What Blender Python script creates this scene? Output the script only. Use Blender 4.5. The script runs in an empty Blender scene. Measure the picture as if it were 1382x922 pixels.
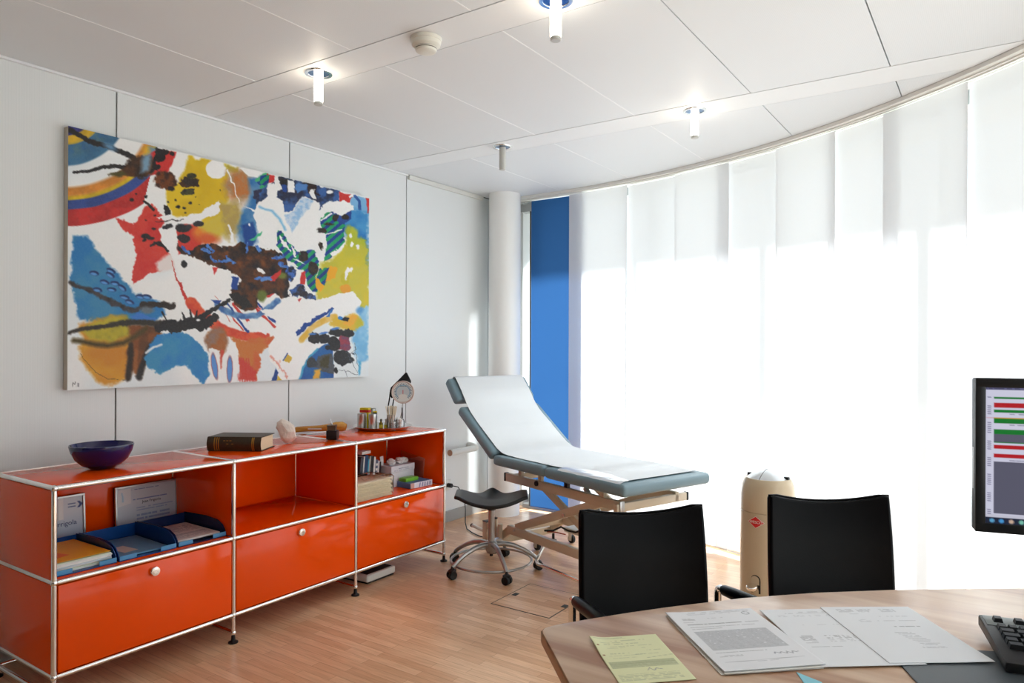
import bpy, bmesh, math, random
import numpy as np
from mathutils import Vector, Matrix
random.seed(7)
PI = math.pi
SC = bpy.context.scene
COL = SC.collection

# ------------------------------------------------------------------ camera, sky, sun, exposure
yaw, roll = 0.5972, 0.0036
rt = Vector((math.cos(yaw), math.sin(yaw), 0)); fw = Vector((-math.sin(yaw), math.cos(yaw), 0)); up = Vector((0, 0, 1))
r2 = rt*math.cos(roll) + up*math.sin(roll); u2 = up*math.cos(roll) - rt*math.sin(roll)
cam_d = bpy.data.cameras.new('camera'); cam = bpy.data.objects.new('camera', cam_d); COL.objects.link(cam)
cam.matrix_world = Matrix(((r2.x, u2.x, -fw.x, 3.503), (r2.y, u2.y, -fw.y, 0.0), (r2.z, u2.z, -fw.z, 1.364), (0, 0, 0, 1)))
cam_d.sensor_fit = 'HORIZONTAL'; cam_d.sensor_width = 36.0; cam_d.lens = 961.9/1382*36.0
cam_d.shift_y = 5.1/1382; cam_d.clip_start = 0.02
SC.camera = cam

world = bpy.data.worlds.new('sky'); SC.world = world; world.use_nodes = True
wb = world.node_tree.nodes['Background']
wb.inputs[0].default_value = (0.86, 0.94, 1.0, 1); wb.inputs[1].default_value = 1.4
sun_d = bpy.data.lights.new('sun', 'SUN'); sun = bpy.data.objects.new('sun', sun_d); COL.objects.link(sun)
sun_d.energy = 15.0; sun_d.angle = math.radians(5.0); sun_d.color = (0.95, 0.98, 1.0)
to_sun = Vector((0.27, 0.74, 0.62)).normalized()
sun.rotation_euler = to_sun.to_track_quat('Z', 'Y').to_euler(); sun.location = (1, 9, 8)
vs = SC.view_settings; vs.view_transform = 'Standard'; vs.look = 'None'; vs.gamma = 1; vs.exposure = 0.55; vs.use_curve_mapping = False

# ------------------------------------------------------------------ materials
def S(r, g, b):
    f = lambda c: (c/255/12.92 if c/255 <= 0.04045 else ((c/255+0.055)/1.055)**2.4)
    return (f(r), f(g), f(b), 1)

def nodes_of(name):
    m = bpy.data.materials.new(name); m.use_nodes = True
    nt = m.node_tree; return m, nt, nt.nodes, nt.links, nt.nodes['Principled BSDF']

def coords(N, L, scale=(1, 1, 1), rot=(0, 0, 0), kind='Object'):
    tc = N.new('ShaderNodeTexCoord'); mp = N.new('ShaderNodeMapping')
    mp.inputs['Scale'].default_value = scale; mp.inputs['Rotation'].default_value = rot
    L.new(tc.outputs[kind], mp.inputs['Vector']); return mp.outputs[0]

def mat(name, col, rough=0.5, metal=0.0, var=0.06, vscale=(6, 6, 6), bump=0.0, bscale=60, coat=0.0, spec=0.5, trans=0.0, ior=1.45, sheen=0.0):
    """plain surface with a little procedural variation of tone, and fine relief"""
    m, nt, N, L, b = nodes_of(name)
    v = coords(N, L, vscale)
    nz = N.new('ShaderNodeTexNoise'); nz.inputs['Scale'].default_value = 1.0; nz.inputs['Detail'].default_value = 3
    L.new(v, nz.inputs['Vector'])
    rp = N.new('ShaderNodeMix'); rp.data_type = 'RGBA'
    rp.inputs['A'].default_value = tuple(c*(1-var) for c in col[:3])+(1,); rp.inputs['B'].default_value = tuple(min(1, c*(1+var)) for c in col[:3])+(1,)
    L.new(nz.outputs['Fac'], rp.inputs['Factor']); L.new(rp.outputs['Result'], b.inputs['Base Color'])
    b.inputs['Roughness'].default_value = rough; b.inputs['Metallic'].default_value = metal
    b.inputs['Coat Weight'].default_value = coat; b.inputs['Coat Roughness'].default_value = 0.05
    b.inputs['Specular IOR Level'].default_value = spec; b.inputs['Transmission Weight'].default_value = trans; b.inputs['IOR'].default_value = ior
    if bump:
        n2 = N.new('ShaderNodeTexNoise'); n2.inputs['Scale'].default_value = bscale; n2.inputs['Detail'].default_value = 4
        L.new(coords(N, L), n2.inputs['Vector'])
        bp = N.new('ShaderNodeBump'); bp.inputs['Strength'].default_value = bump; bp.inputs['Distance'].default_value = 0.002
        L.new(n2.outputs['Fac'], bp.inputs['Height']); L.new(bp.outputs[0], b.inputs['Normal'])
    return m

def emit(name, col, strength):
    m, nt, N, L, b = nodes_of(name)
    b.inputs['Base Color'].default_value = (0.8, 0.8, 0.8, 1)
    b.inputs['Emission Color'].default_value = col; b.inputs['Emission Strength'].default_value = strength
    return m

def print_mat(name, rough=0.6, emission=0.0, spec=0.3):
    """flat print: colours stored on the mesh by the painter below"""
    m, nt, N, L, b = nodes_of(name)
    a = N.new('ShaderNodeVertexColor'); a.layer_name = 'print'
    b.inputs['Roughness'].default_value = rough; b.inputs['Specular IOR Level'].default_value = spec
    if emission:
        b.inputs['Base Color'].default_value = (0.01, 0.01, 0.012, 1)
        L.new(a.outputs['Color'], b.inputs['Emission Color']); b.inputs['Emission Strength'].default_value = emission
    else:
        L.new(a.outputs['Color'], b.inputs['Base Color'])
    return m

def mix_shader(N, L, fac, a, b):
    mx = N.new('ShaderNodeMixShader')
    if isinstance(fac, float): mx.inputs[0].default_value = fac
    else: L.new(fac, mx.inputs[0])
    L.new(a, mx.inputs[1]); L.new(b, mx.inputs[2]); return mx.outputs[0]

def fabric_mat(name, col, translucent, open_frac):
    """woven translucent screen fabric with fine open weave"""
    m, nt, N, L, b = nodes_of(name)
    N.remove(b); out = N['Material Output']
    wv = N.new('ShaderNodeTexWave'); wv.inputs['Scale'].default_value = 90; wv.bands_direction = 'Z'; wv.inputs['Distortion'].default_value = 3; wv.inputs['Detail'].default_value = 2
    L.new(coords(N, L), wv.inputs['Vector'])
    rp = N.new('ShaderNodeMix'); rp.data_type = 'RGBA'
    rp.inputs['A'].default_value = tuple(c*0.94 for c in col[:3])+(1,); rp.inputs['B'].default_value = col
    L.new(wv.outputs['Fac'], rp.inputs['Factor'])
    d = N.new('ShaderNodeBsdfDiffuse'); t = N.new('ShaderNodeBsdfTranslucent'); tr = N.new('ShaderNodeBsdfTransparent')
    L.new(rp.outputs['Result'], d.inputs['Color']); L.new(rp.outputs['Result'], t.inputs['Color']); tr.inputs['Color'].default_value = col
    s = mix_shader(N, L, translucent, d.outputs[0], t.outputs[0])
    L.new(mix_shader(N, L, open_frac, s, tr.outputs[0]), out.inputs['Surface'])
    return m

def thin_glass(name, tint, refl=0.10, rough=0.0, haze=0.0):
    """thin clear sheet: lets light through, mirrors a little, more at grazing angles"""
    m, nt, N, L, b = nodes_of(name)
    N.remove(b); out = N['Material Output']
    tr = N.new('ShaderNodeBsdfTransparent'); tr.inputs[0].default_value = tint
    g = N.new('ShaderNodeBsdfGlossy'); g.inputs['Roughness'].default_value = rough
    fr = N.new('ShaderNodeFresnel'); fr.inputs['IOR'].default_value = 1.4
    ad = N.new('ShaderNodeMath'); ad.operation = 'ADD'; ad.inputs[1].default_value = refl; ad.use_clamp = True
    L.new(fr.outputs[0], ad.inputs[0])
    s = mix_shader(N, L, ad.outputs[0], tr.outputs[0], g.outputs[0])
    if haze:
        d = N.new('ShaderNodeBsdfDiffuse'); d.inputs[0].default_value = tint
        s = mix_shader(N, L, haze, s, d.outputs[0])
    L.new(s, out.inputs['Surface']); return m

def parquet_mat():
    m, nt, N, L, b = nodes_of('strip_parquet')
    v = coords(N, L, (1, 1, 1))
    br = N.new('ShaderNodeTexBrick'); br.offset = 0.37; br.offset_frequency = 2; br.squash = 1
    br.inputs['Scale'].default_value = 1.0; br.inputs['Brick Width'].default_value = 0.42; br.inputs['Row Height'].default_value = 0.046
    br.inputs['Mortar Size'].default_value = 0.0009; br.inputs['Mortar Smooth'].default_value = 0.3; br.inputs['Bias'].default_value = 0.0
    br.inputs['Color1'].default_value = S(218, 170, 130); br.inputs['Color2'].default_value = S(238, 198, 160); br.inputs['Mortar'].default_value = S(178, 128, 92)
    L.new(v, br.inputs['Vector'])
    g = N.new('ShaderNodeTexNoise'); g.inputs['Scale'].default_value = 1; g.inputs['Detail'].default_value = 5; L.new(coords(N, L, (7, 95, 1)), g.inputs['Vector'])
    cr = N.new('ShaderNodeMix'); cr.data_type = 'RGBA'; cr.blend_type = 'MULTIPLY'; cr.inputs['Factor'].default_value = 0.5
    rmp = N.new('ShaderNodeValToRGB'); rmp.color_ramp.elements[0].position = 0.32; rmp.color_ramp.elements[0].color = (0.66, 0.58, 0.52, 1); rmp.color_ramp.elements[1].position = 0.62; rmp.color_ramp.elements[1].color = (1, 1, 1, 1)
    L.new(g.outputs['Fac'], rmp.inputs[0]); L.new(br.outputs['Color'], cr.inputs['A']); L.new(rmp.outputs[0], cr.inputs['B'])
    L.new(cr.outputs['Result'], b.inputs['Base Color'])
    b.inputs['Roughness'].default_value = 0.28; b.inputs['Specular IOR Level'].default_value = 0.5
    return m

def wood_mat(name, c1, c2, scale, rot=0.0, rough=0.35, c3=None):
    m, nt, N, L, b = nodes_of(name)
    v = coords(N, L, scale, (0, 0, rot))
    g = N.new('ShaderNodeTexNoise'); g.inputs['Scale'].default_value = 1; g.inputs['Detail'].default_value = 6; g.inputs['Distortion'].default_value = 0.6; L.new(v, g.inputs['Vector'])
    rmp = N.new('ShaderNodeValToRGB'); e = rmp.color_ramp.elements
    e[0].position = 0.33; e[0].color = c1; e[1].position = 0.68; e[1].color = c2
    if c3: k = e.new(0.5); k.color = c3
    L.new(g.outputs['Fac'], rmp.inputs[0]); L.new(rmp.outputs[0], b.inputs['Base Color'])
    b.inputs['Roughness'].default_value = rough
    return m

def perforated_mat():
    m, nt, N, L, b = nodes_of('perforated_ceiling_metal')
    v = coords(N, L, (160, 160, 160))
    vo = N.new('ShaderNodeTexVoronoi'); vo.inputs['Randomness'].default_value = 0.0; vo.inputs['Scale'].default_value = 1
    L.new(v, vo.inputs['Vector'])
    rmp = N.new('ShaderNodeValToRGB'); rmp.color_ramp.elements[0].position = 0.18; rmp.color_ramp.elements[0].color = S(206, 210, 213); rmp.color_ramp.elements[1].position = 0.32; rmp.color_ramp.elements[1].color = S(236, 239, 241)
    L.new(vo.outputs['Distance'], rmp.inputs[0]); L.new(rmp.outputs[0], b.inputs['Base Color'])
    b.inputs['Roughness'].default_value = 0.55
    return m

def wallpanel_mat():
    m, nt, N, L, b = nodes_of('grey_wall_panel')
    wv = N.new('ShaderNodeTexWave'); wv.bands_direction = 'Y'; wv.inputs['Scale'].default_value = 60; wv.inputs['Distortion'].default_value = 0.4
    L.new(coords(N, L), wv.inputs['Vector'])
    rp = N.new('ShaderNodeMix'); rp.data_type = 'RGBA'; rp.inputs['A'].default_value = S(228, 231, 231); rp.inputs['B'].default_value = S(235, 237, 237)
    L.new(wv.outputs['Fac'], rp.inputs['Factor']); L.new(rp.outputs['Result'], b.inputs['Base Color'])
    bp = N.new('ShaderNodeBump'); bp.inputs['Strength'].default_value = 0.15; bp.inputs['Distance'].default_value = 0.001
    L.new(wv.outputs['Fac'], bp.inputs['Height']); L.new(bp.outputs[0], b.inputs['Normal'])
    b.inputs['Roughness'].default_value = 0.5; return m

M = {}
M['parquet'] = parquet_mat()
M['ceil'] = perforated_mat()
M['ceil_strip'] = mat('white_ceiling_strip', S(243, 245, 246), 0.5, var=0.02)
M['ceil_gap'] = mat('ceiling_backing', S(210, 210, 206), 0.7, var=0.03)
M['wallpanel'] = wallpanel_mat()
M['joint_lit'] = mat('lit_joint_white', S(251, 252, 253), 0.5, var=0.01)  # near-white tone stands in for light caught on joint edges
M['joint'] = mat('dark_joint', S(88, 84, 80), 0.7)
M['white_paint'] = mat('white_paint', S(234, 234, 231), 0.5, var=0.02, bump=0.05)
M['column_white'] = mat('bright_white_paint', S(250, 250, 248), 0.4, var=0.01)
M['back_wall'] = mat('beige_grey_plaster', S(112, 106, 100), 0.7, var=0.04, bump=0.1)
M['base_grey'] = mat('grey_baseboard', S(165, 165, 163), 0.5)
M['frame_alu'] = mat('window_frame_aluminium', S(190, 196, 198), 0.4, 0.6)
M['gasket'] = mat('dark_window_gasket', S(45, 50, 52), 0.6)
M['pane'] = thin_glass('window_glass', (0.95, 0.98, 0.97, 1), 0.02)
M['blind'] = fabric_mat('white_screen_fabric', (0.92, 0.93, 0.95, 1), 0.29, 0.045)
M['blind_blue'] = fabric_mat('blue_screen_fabric', (0.034, 0.115, 0.30, 1), 0.25, 0.04)
M['concrete'] = mat('pale_paving', S(190, 188, 182), 0.8, var=0.08, vscale=(0.6, 0.6, 0.6))
M['chrome'] = mat('chrome', (0.92, 0.92, 0.91, 1), 0.14, 1.0, var=0.02)
M['steel'] = mat('brushed_steel', (0.62, 0.62, 0.61, 1), 0.28, 1.0, var=0.05, vscale=(3, 3, 80))
M['silver'] = mat('silver_paint', S(178, 178, 177), 0.32, 0.8, var=0.03)
M['orange'] = mat('orange_powder_coat', (0.95, 0.080, 0.0005, 1), 0.12, var=0.015, spec=0.38)
M['black_plastic'] = mat('black_plastic', S(26, 26, 28), 0.4, var=0.1, bump=0.1, bscale=200)
M['black_rubber'] = mat('black_rubber', S(20, 20, 21), 0.6)
M['leather'] = mat('black_leather', S(5, 5, 8), 0.36, var=0.15, bump=0.12, bscale=260, spec=0.12)
M['vinyl'] = mat('grey_blue_vinyl', S(120, 144, 154), 0.45, var=0.05, bump=0.12, bscale=180)
M['paper'] = mat('white_crepe_paper', S(232, 234, 236), 0.8, var=0.02, bump=0.15, bscale=120)
M['cream'] = mat('cream_lacquer', S(214, 196, 170), 0.35, var=0.03)
M['bin_cream'] = mat('almond_enamel', S(196, 178, 150), 0.18, var=0.03)
M['red'] = mat('red_enamel', S(205, 35, 40), 0.3)
M['white_plastic'] = mat('white_plastic', S(228, 228, 222), 0.35, var=0.02)
M['cream_plastic'] = mat('ivory_plastic', S(232, 229, 218), 0.4, var=0.02)
M['track'] = mat('white_track_profile', S(244, 243, 238), 0.4, var=0.01)
M['clear'] = thin_glass('clear_film', (0.97, 0.97, 0.98, 1), 0.05, 0.35, 0.22)
M['clear_bag'] = thin_glass('clear_bag_film', (0.99, 0.98, 0.97, 1), 0.0, 0.10, 0.0)
M['acrylic'] = thin_glass('clear_acrylic', (0.95, 0.93, 0.93, 1), 0.06, 0.03, 0.04)
M['glass'] = mat('clear_glass', (0.95, 0.97, 0.97, 1), 0.02, trans=1.0, var=0.01)
M['cobalt'] = mat('cobalt_glass', (0.006, 0.005, 0.13, 1), 0.02, var=0.02, trans=0.45, ior=1.5, spec=0.7)
M['tray_blue'] = mat('translucent_blue_plastic', S(22, 82, 158), 0.22, var=0.05, trans=0.25)
M['tray_navy'] = mat('dark_blue_plastic', S(22, 42, 88), 0.25, var=0.05)
M['tray_edge'] = mat('pale_blue_plastic', S(80, 150, 200), 0.3)
M['desk'] = wood_mat('core_beech_veneer', S(172, 126, 98), S(220, 190, 162), (1.3, 16, 16), -0.93, 0.30, S(200, 162, 132))
M['desk_edge'] = wood_mat('beech_edge', S(150, 100, 66), S(176, 124, 84), (3, 30, 30), -0.93, 0.35)
M['mallet'] = wood_mat('varnished_ash', S(176, 112, 40), S(226, 168, 84), (4, 40, 40), 0.9, 0.25)
M['quartz'] = mat('pink_quartz', S(242, 228, 216), 0.45, var=0.12, vscale=(30, 30, 30), bump=0.8, bscale=90)
M['book_cover'] = mat('dark_brown_calf', S(58, 44, 28), 0.45, var=0.5, vscale=(120, 120, 120), bump=0.3)
M['gold'] = mat('gilt', S(190, 140, 60), 0.35, 0.6)
M['pages'] = mat('aged_page_edges', S(222, 200, 166), 0.8, var=0.12, vscale=(4, 4, 300))
M['whitepages'] = mat('white_page_edges', S(230, 228, 222), 0.8, var=0.1, vscale=(4, 4, 300))
M['canvas_side'] = mat('raw_canvas_edge', S(214, 206, 192), 0.85, var=0.05, bump=0.2, bscale=300)
M['brass'] = mat('dark_brass', S(112, 108, 92), 0.35, 0.8)
M['desk_pad'] = mat('dark_grey_desk_mat', S(62, 68, 72), 0.45, bump=0.08, bscale=300)
M['key'] = mat('black_key', S(30, 31, 33), 0.3)
M['kbd_top'] = mat('grey_key_deck', S(140, 146, 146), 0.4)
M['sticky'] = mat('pale_blue_note', S(140, 205, 222), 0.7)
M['lamp_on'] = emit('lit_lamp_glass', (1.0, 0.88, 0.70, 1), 11.0)
M['lamp_off'] = mat('frosted_lamp_glass', S(205, 205, 200), 0.3)
M['lamp_ring'] = mat('bluish_dichroic_metal', S(120, 150, 185), 0.15, 1.0, var=0.3, vscale=(20, 20, 20))
M['print'] = print_mat('printed_paper', 0.7)
M['print_art'] = print_mat('oil_on_canvas', 0.45, spec=0.3)
M['print_gloss'] = print_mat('print_behind_glass', 0.25, spec=0.35)
M['screen'] = print_mat('lcd_screen', 0.25, 0.62)
M['towel'] = mat('cream_tissue', S(250, 230, 200), 0.85, var=0.12, vscale=(3, 3, 160))
M['cork'] = mat('bristle', S(226, 214, 190), 0.8, var=0.15, vscale=(300, 300, 4))
M['tissue'] = mat('soft_tissue', S(236, 234, 232), 0.9, bump=0.3)
def plain(n, c, r=0.5): return mat(n, c, r)

# ------------------------------------------------------------------ mesh builder
class MB:
    def __init__(s): s.bm = bmesh.new()
    def _merge(s, t, mtx=None):
        if mtx is not None: bmesh.ops.transform(t, matrix=mtx, verts=t.verts)
        me = bpy.data.meshes.new('tmp'); t.to_mesh(me); t.free(); s.bm.from_mesh(me); bpy.data.meshes.remove(me); return s
    def box(s, x0, x1, y0, y1, z0, z1, bev=0.0, seg=2, mtx=None):
        t = bmesh.new(); bmesh.ops.create_cube(t, size=1)
        bmesh.ops.scale(t, vec=(x1-x0, y1-y0, z1-z0), verts=t.verts); bmesh.ops.translate(t, vec=((x0+x1)/2, (y0+y1)/2, (z0+z1)/2), verts=t.verts)
        if bev: bmesh.ops.bevel(t, geom=t.edges[:]+t.verts[:], offset=bev, segments=seg, profile=0.5, affect='EDGES')
        return s._merge(t, mtx)
    def lathe(s, prof, n=24, mtx=None):
        t = bmesh.new(); rings = []
        for r, z in prof:
            if r < 1e-6: rings.append([t.verts.new((0, 0, z))])
            else: rings.append([t.verts.new((r*math.cos(2*PI*i/n), r*math.sin(2*PI*i/n), z)) for i in range(n)])
        for a, b in zip(rings, rings[1:]):
            for i in range(n):
                j = (i+1) % n
                if len(a) == 1 and len(b) == 1: continue
                if len(a) == 1: t.faces.new((a[0], b[j], b[i]))
                elif len(b) == 1: t.faces.new((a[i], a[j], b[0]))
                else: t.faces.new((a[i], a[j], b[j], b[i]))
        bmesh.ops.recalc_face_normals(t, faces=t.faces)
        return s._merge(t, mtx)
    def tube(s, pts, r, n=10, closed=False):
        P = [Vector(p) for p in pts]; t = bmesh.new(); K = len(P); rings = []
        rad = r if isinstance(r, (list, tuple)) else [r]*K
        nrm = None
        for i in range(K):
            a = P[i-1] if (i or closed) else P[i]; c = P[(i+1) % K] if (i < K-1 or closed) else P[i]
            d = (c-a).normalized()
            if nrm is None:
                nrm = d.cross(Vector((0, 0, 1))) if abs(d.z) < 0.95 else d.cross(Vector((1, 0, 0)))
            nrm = (nrm - d*nrm.dot(d)).normalized(); bi = d.cross(nrm)
            rings.append([t.verts.new(P[i]+(nrm*math.cos(2*PI*k/n)+bi*math.sin(2*PI*k/n))*rad[i]) for k in range(n)])
        for i in range(K if closed else K-1):
            a, b = rings[i], rings[(i+1) % K]
            for k in range(n): t.faces.new((a[k], a[(k+1) % n], b[(k+1) % n], b[k]))
        if not closed: t.faces.new(rings[0]); t.faces.new(rings[-1])
        bmesh.ops.recalc_face_normals(t, faces=t.faces)
        return s._merge(t)
    def cyl(s, a, b, r, n=14): return s.tube([a, b], r, n)
    def ball(s, c, r, n=12, sc=(1, 1, 1)):
        t = bmesh.new(); bmesh.ops.create_uvsphere(t, u_segments=n, v_segments=max(6, n//2+2), radius=r)
        bmesh.ops.scale(t, vec=sc, verts=t.verts); bmesh.ops.translate(t, vec=c, verts=t.verts); return s._merge(t)
    def prism(s, poly, z0, z1, bev=0.0, seg=2, mtx=None):
        t = bmesh.new(); lo = [t.verts.new((x, y, z0)) for x, y in poly]; hi = [t.verts.new((x, y, z1)) for x, y in poly]
        n = len(poly); t.faces.new(lo[::-1]); t.faces.new(hi)
        for i in range(n): t.faces.new((lo[i], lo[(i+1) % n], hi[(i+1) % n], hi[i]))
        bmesh.ops.recalc_face_normals(t, faces=t.faces)
        if bev: bmesh.ops.bevel(t, geom=t.edges[:]+t.verts[:], offset=bev, segments=seg, profile=0.5, affect='EDGES')
        return s._merge(t, mtx)
    def sheet(s, f, nu, nv, thick=0.0):
        """surface f(u,v), 0..1; thick gives a closed slab below it along the surface normal"""
        t = bmesh.new(); g = [[Vector(f(i/nu, j/nv)) for j in range(nv+1)] for i in range(nu+1)]
        top = [[t.verts.new(p) for p in row] for row in g]
        for i in range(nu):
            for j in range(nv): t.faces.new((top[i][j], top[i+1][j], top[i+1][j+1], top[i][j+1]))
        if thick:
            bot = []
            for i in range(nu+1):
                row = []
                for j in range(nv+1):
                    du = g[min(i+1, nu)][j]-g[max(i-1, 0)][j]; dv = g[i][min(j+1, nv)]-g[i][max(j-1, 0)]
                    row.append(t.verts.new(g[i][j]-du.cross(dv).normalized()*thick))
                bot.append(row)
            for i in range(nu):
                for j in range(nv): t.faces.new((bot[i][j], bot[i][j+1], bot[i+1][j+1], bot[i+1][j]))
            for i in range(nu):
                t.faces.new((top[i][0], bot[i][0], bot[i+1][0], top[i+1][0])); t.faces.new((top[i][nv], top[i+1][nv], bot[i+1][nv], bot[i][nv]))
            for j in range(nv):
                t.faces.new((top[0][j], top[0][j+1], bot[0][j+1], bot[0][j])); t.faces.new((top[nu][j], bot[nu][j], bot[nu][j+1], top[nu][j+1]))
        return s._merge(t)
    def build(s, name, m, parent=None, smooth=38):
        me = bpy.data.meshes.new(name); s.bm.to_mesh(me); s.bm.free()
        me.polygons.foreach_set('use_smooth', [True]*len(me.polygons))
        me.set_sharp_from_angle(angle=math.radians(smooth)); me.materials.append(m)
        return link(name, me, parent)

def link(name, me, parent=None):
    o = bpy.data.objects.new(name, me); COL.objects.link(o)
    if parent is not None: o.parent = parent
    return o
def tag(o, label, cat, group=None):
    o['label'] = label; o['category'] = cat
    if group: o['group'] = group
    return o
def thing(name, label, cat, loc=(0, 0, 0), rz=0.0, group=None):
    o = bpy.data.objects.new(name, None); COL.objects.link(o); o.empty_display_size = 0.05
    o.location = loc; o.rotation_euler = (0, 0, rz); return tag(o, label, cat, group)
def struct(o): o['kind'] = 'structure'; return o
def dup_tree(o, parent=None):
    c = o.copy(); COL.objects.link(c)
    if parent is not None: c.parent = parent
    for ch in list(o.children): dup_tree(ch, c)
    return c
def arc(c, r, a0, a1, n, plane='xz'):
    out = []
    for i in range(n+1):
        a = a0+(a1-a0)*i/n; p, q = r*math.cos(a), r*math.sin(a)
        out.append((c[0]+p, c[1], c[2]+q) if plane == 'xz' else (c[0]+p, c[1]+q, c[2]) if plane == 'xy' else (c[0], c[1]+p, c[2]+q))
    return out
def lettering(name, text, size, m, parent, mtx, extrude=0.0004):
    cu = bpy.data.curves.new(name, 'FONT'); cu.body = text; cu.size = size; cu.extrude = extrude; cu.align_x = 'CENTER'; cu.align_y = 'CENTER'; cu.resolution_u = 3
    t = bpy.data.objects.new('tmp', cu); COL.objects.link(t)
    dg = bpy.context.evaluated_depsgraph_get(); me = bpy.data.meshes.new_from_object(t.evaluated_get(dg)); bpy.data.objects.remove(t)
    me.name = name; me.transform(mtx); me.materials.clear(); me.materials.append(m)
    return link(name, me, parent)

# ------------------------------------------------------------------ painter for flat print (numpy, colours go on the mesh)
rng = np.random.default_rng(3)
def vnoise(x, y, sc, seed):
    g = np.random.default_rng(seed).random((64, 64)); X, Y = x/sc, y/sc
    i, j = np.floor(X).astype(int), np.floor(Y).astype(int); fx, fy = X-i, Y-j; fx = fx*fx*(3-2*fx); fy = fy*fy*(3-2*fy)
    q = lambda a, b: g[a % 64, b % 64]
    return (q(i, j)*(1-fx)+q(i+1, j)*fx)*(1-fy)+(q(i, j+1)*(1-fx)+q(i+1, j+1)*fx)*fy-0.5
class Painter:
    """design coordinates x,y for every mesh point; shapes are laid over each other in order"""
    def __init__(s, x, y, base): s.x, s.y = x, y; s.c = np.tile(np.array(base, float), (len(x), 1))
    def put(s, a, col, col2=None, nsc=30, seed=1):
        c = np.array(col, float)[None, :]
        if col2 is not None:
            t = np.clip(0.5+1.7*vnoise(s.x, s.y, nsc, seed)+0.8*vnoise(s.x, s.y, nsc/3, seed+9), 0, 1)[:, None]; c = c*(1-t)+np.array(col2, float)[None, :]*t
        a = np.clip(a, 0, 1)[:, None]; s.c = s.c*(1-a)+c*a
    def wob(s, w, seed, sc=24):
        if not w: return s.x, s.y
        return (s.x+w*2*vnoise(s.x, s.y, sc, seed)+w*vnoise(s.x, s.y, sc/4, seed+5), s.y+w*2*vnoise(s.x, s.y, sc, seed+1)+w*vnoise(s.x, s.y, sc/4, seed+6))
    def poly(s, pts, col, soft=1.2, wob=4, col2=None, nsc=30, seed=1):
        x, y = s.wob(wob, seed); p = np.array(pts, float); ins = np.zeros(len(x), bool); d2 = np.full(len(x), 1e9)
        for (x0, y0), (x1, y1) in zip(p, np.roll(p, -1, 0)):
            cnd = ((y0 > y) != (y1 > y)); dy = (y1-y0) if y1 != y0 else 1e-9
            ins ^= cnd & (x < (x1-x0)*(y-y0)/dy+x0)
            L2 = max((x1-x0)**2+(y1-y0)**2, 1e-9); t = np.clip(((x-x0)*(x1-x0)+(y-y0)*(y1-y0))/L2, 0, 1)
            d2 = np.minimum(d2, (x-x0-t*(x1-x0))**2+(y-y0-t*(y1-y0))**2)
        d = np.where(ins, np.sqrt(d2), -np.sqrt(d2)); s.put(0.5+d/(2*soft), col, col2, nsc, seed); return s
    def ell(s, cx, cy, rx, ry, col, soft=1.2, wob=2, ang=0, col2=None, nsc=20, seed=1):
        x, y = s.wob(wob, seed); a = math.radians(ang); dx, dy = x-cx, y-cy
        u, v = dx*math.cos(a)+dy*math.sin(a), -dx*math.sin(a)+dy*math.cos(a)
        q = np.sqrt((u/rx)**2+(v/ry)**2); s.put(0.5+(1-q)*min(rx, ry)/(2*soft), col, col2, nsc, seed); return s
    def line(s, pts, w, col, soft=1.0, wob=2, w2=None, col2=None, seed=1, nsc=20):
        x, y = s.wob(wob, seed); p = np.array(pts, float); best = np.full(len(x), -1e9); n = len(p)-1; w2 = w if w2 is None else w2
        for k in range(n):
            (x0, y0), (x1, y1) = p[k], p[k+1]; L2 = max((x1-x0)**2+(y1-y0)**2, 1e-9)
            t = np.clip(((x-x0)*(x1-x0)+(y-y0)*(y1-y0))/L2, 0, 1); d = np.hypot(x-x0-t*(x1-x0), y-y0-t*(y1-y0))
            best = np.maximum(best, (w+(w2-w)*(k+t)/n)/2-d)
        s.put(0.5+best/(2*soft), col, col2, nsc, seed); return s
    def text(s, x0, y0, x1, y1, rows, col, dens=0.6, strength=0.7, seed=1, word=9):
        """rows of small print, too small to read: broken dark dashes"""
        m = (s.x >= x0) & (s.x <= x1) & (s.y >= y0) & (s.y <= y1)
        r = (s.y-y0)/(y1-y0)*rows; k = np.floor(r); f = r-k
        n = vnoise(s.x, k*97.0, word, seed)+0.5
        a = m & (f > 0.25) & (f < 0.75) & (n < dens+0.12) 
        s.put(a*strength*(0.75+0.5*vnoise(s.x, s.y, 1.7, seed+3)), col); return s
    def write(s, me):
        c = s.c/255.0; lin = np.where(c <= 0.04045, c/12.92, ((c+0.055)/1.055)**2.4); out = np.ones((len(c), 4), np.float32); out[:, :3] = lin
        at = me.color_attributes.new('print', 'FLOAT_COLOR', 'POINT'); at.data.foreach_set('color', out.ravel())

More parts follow.
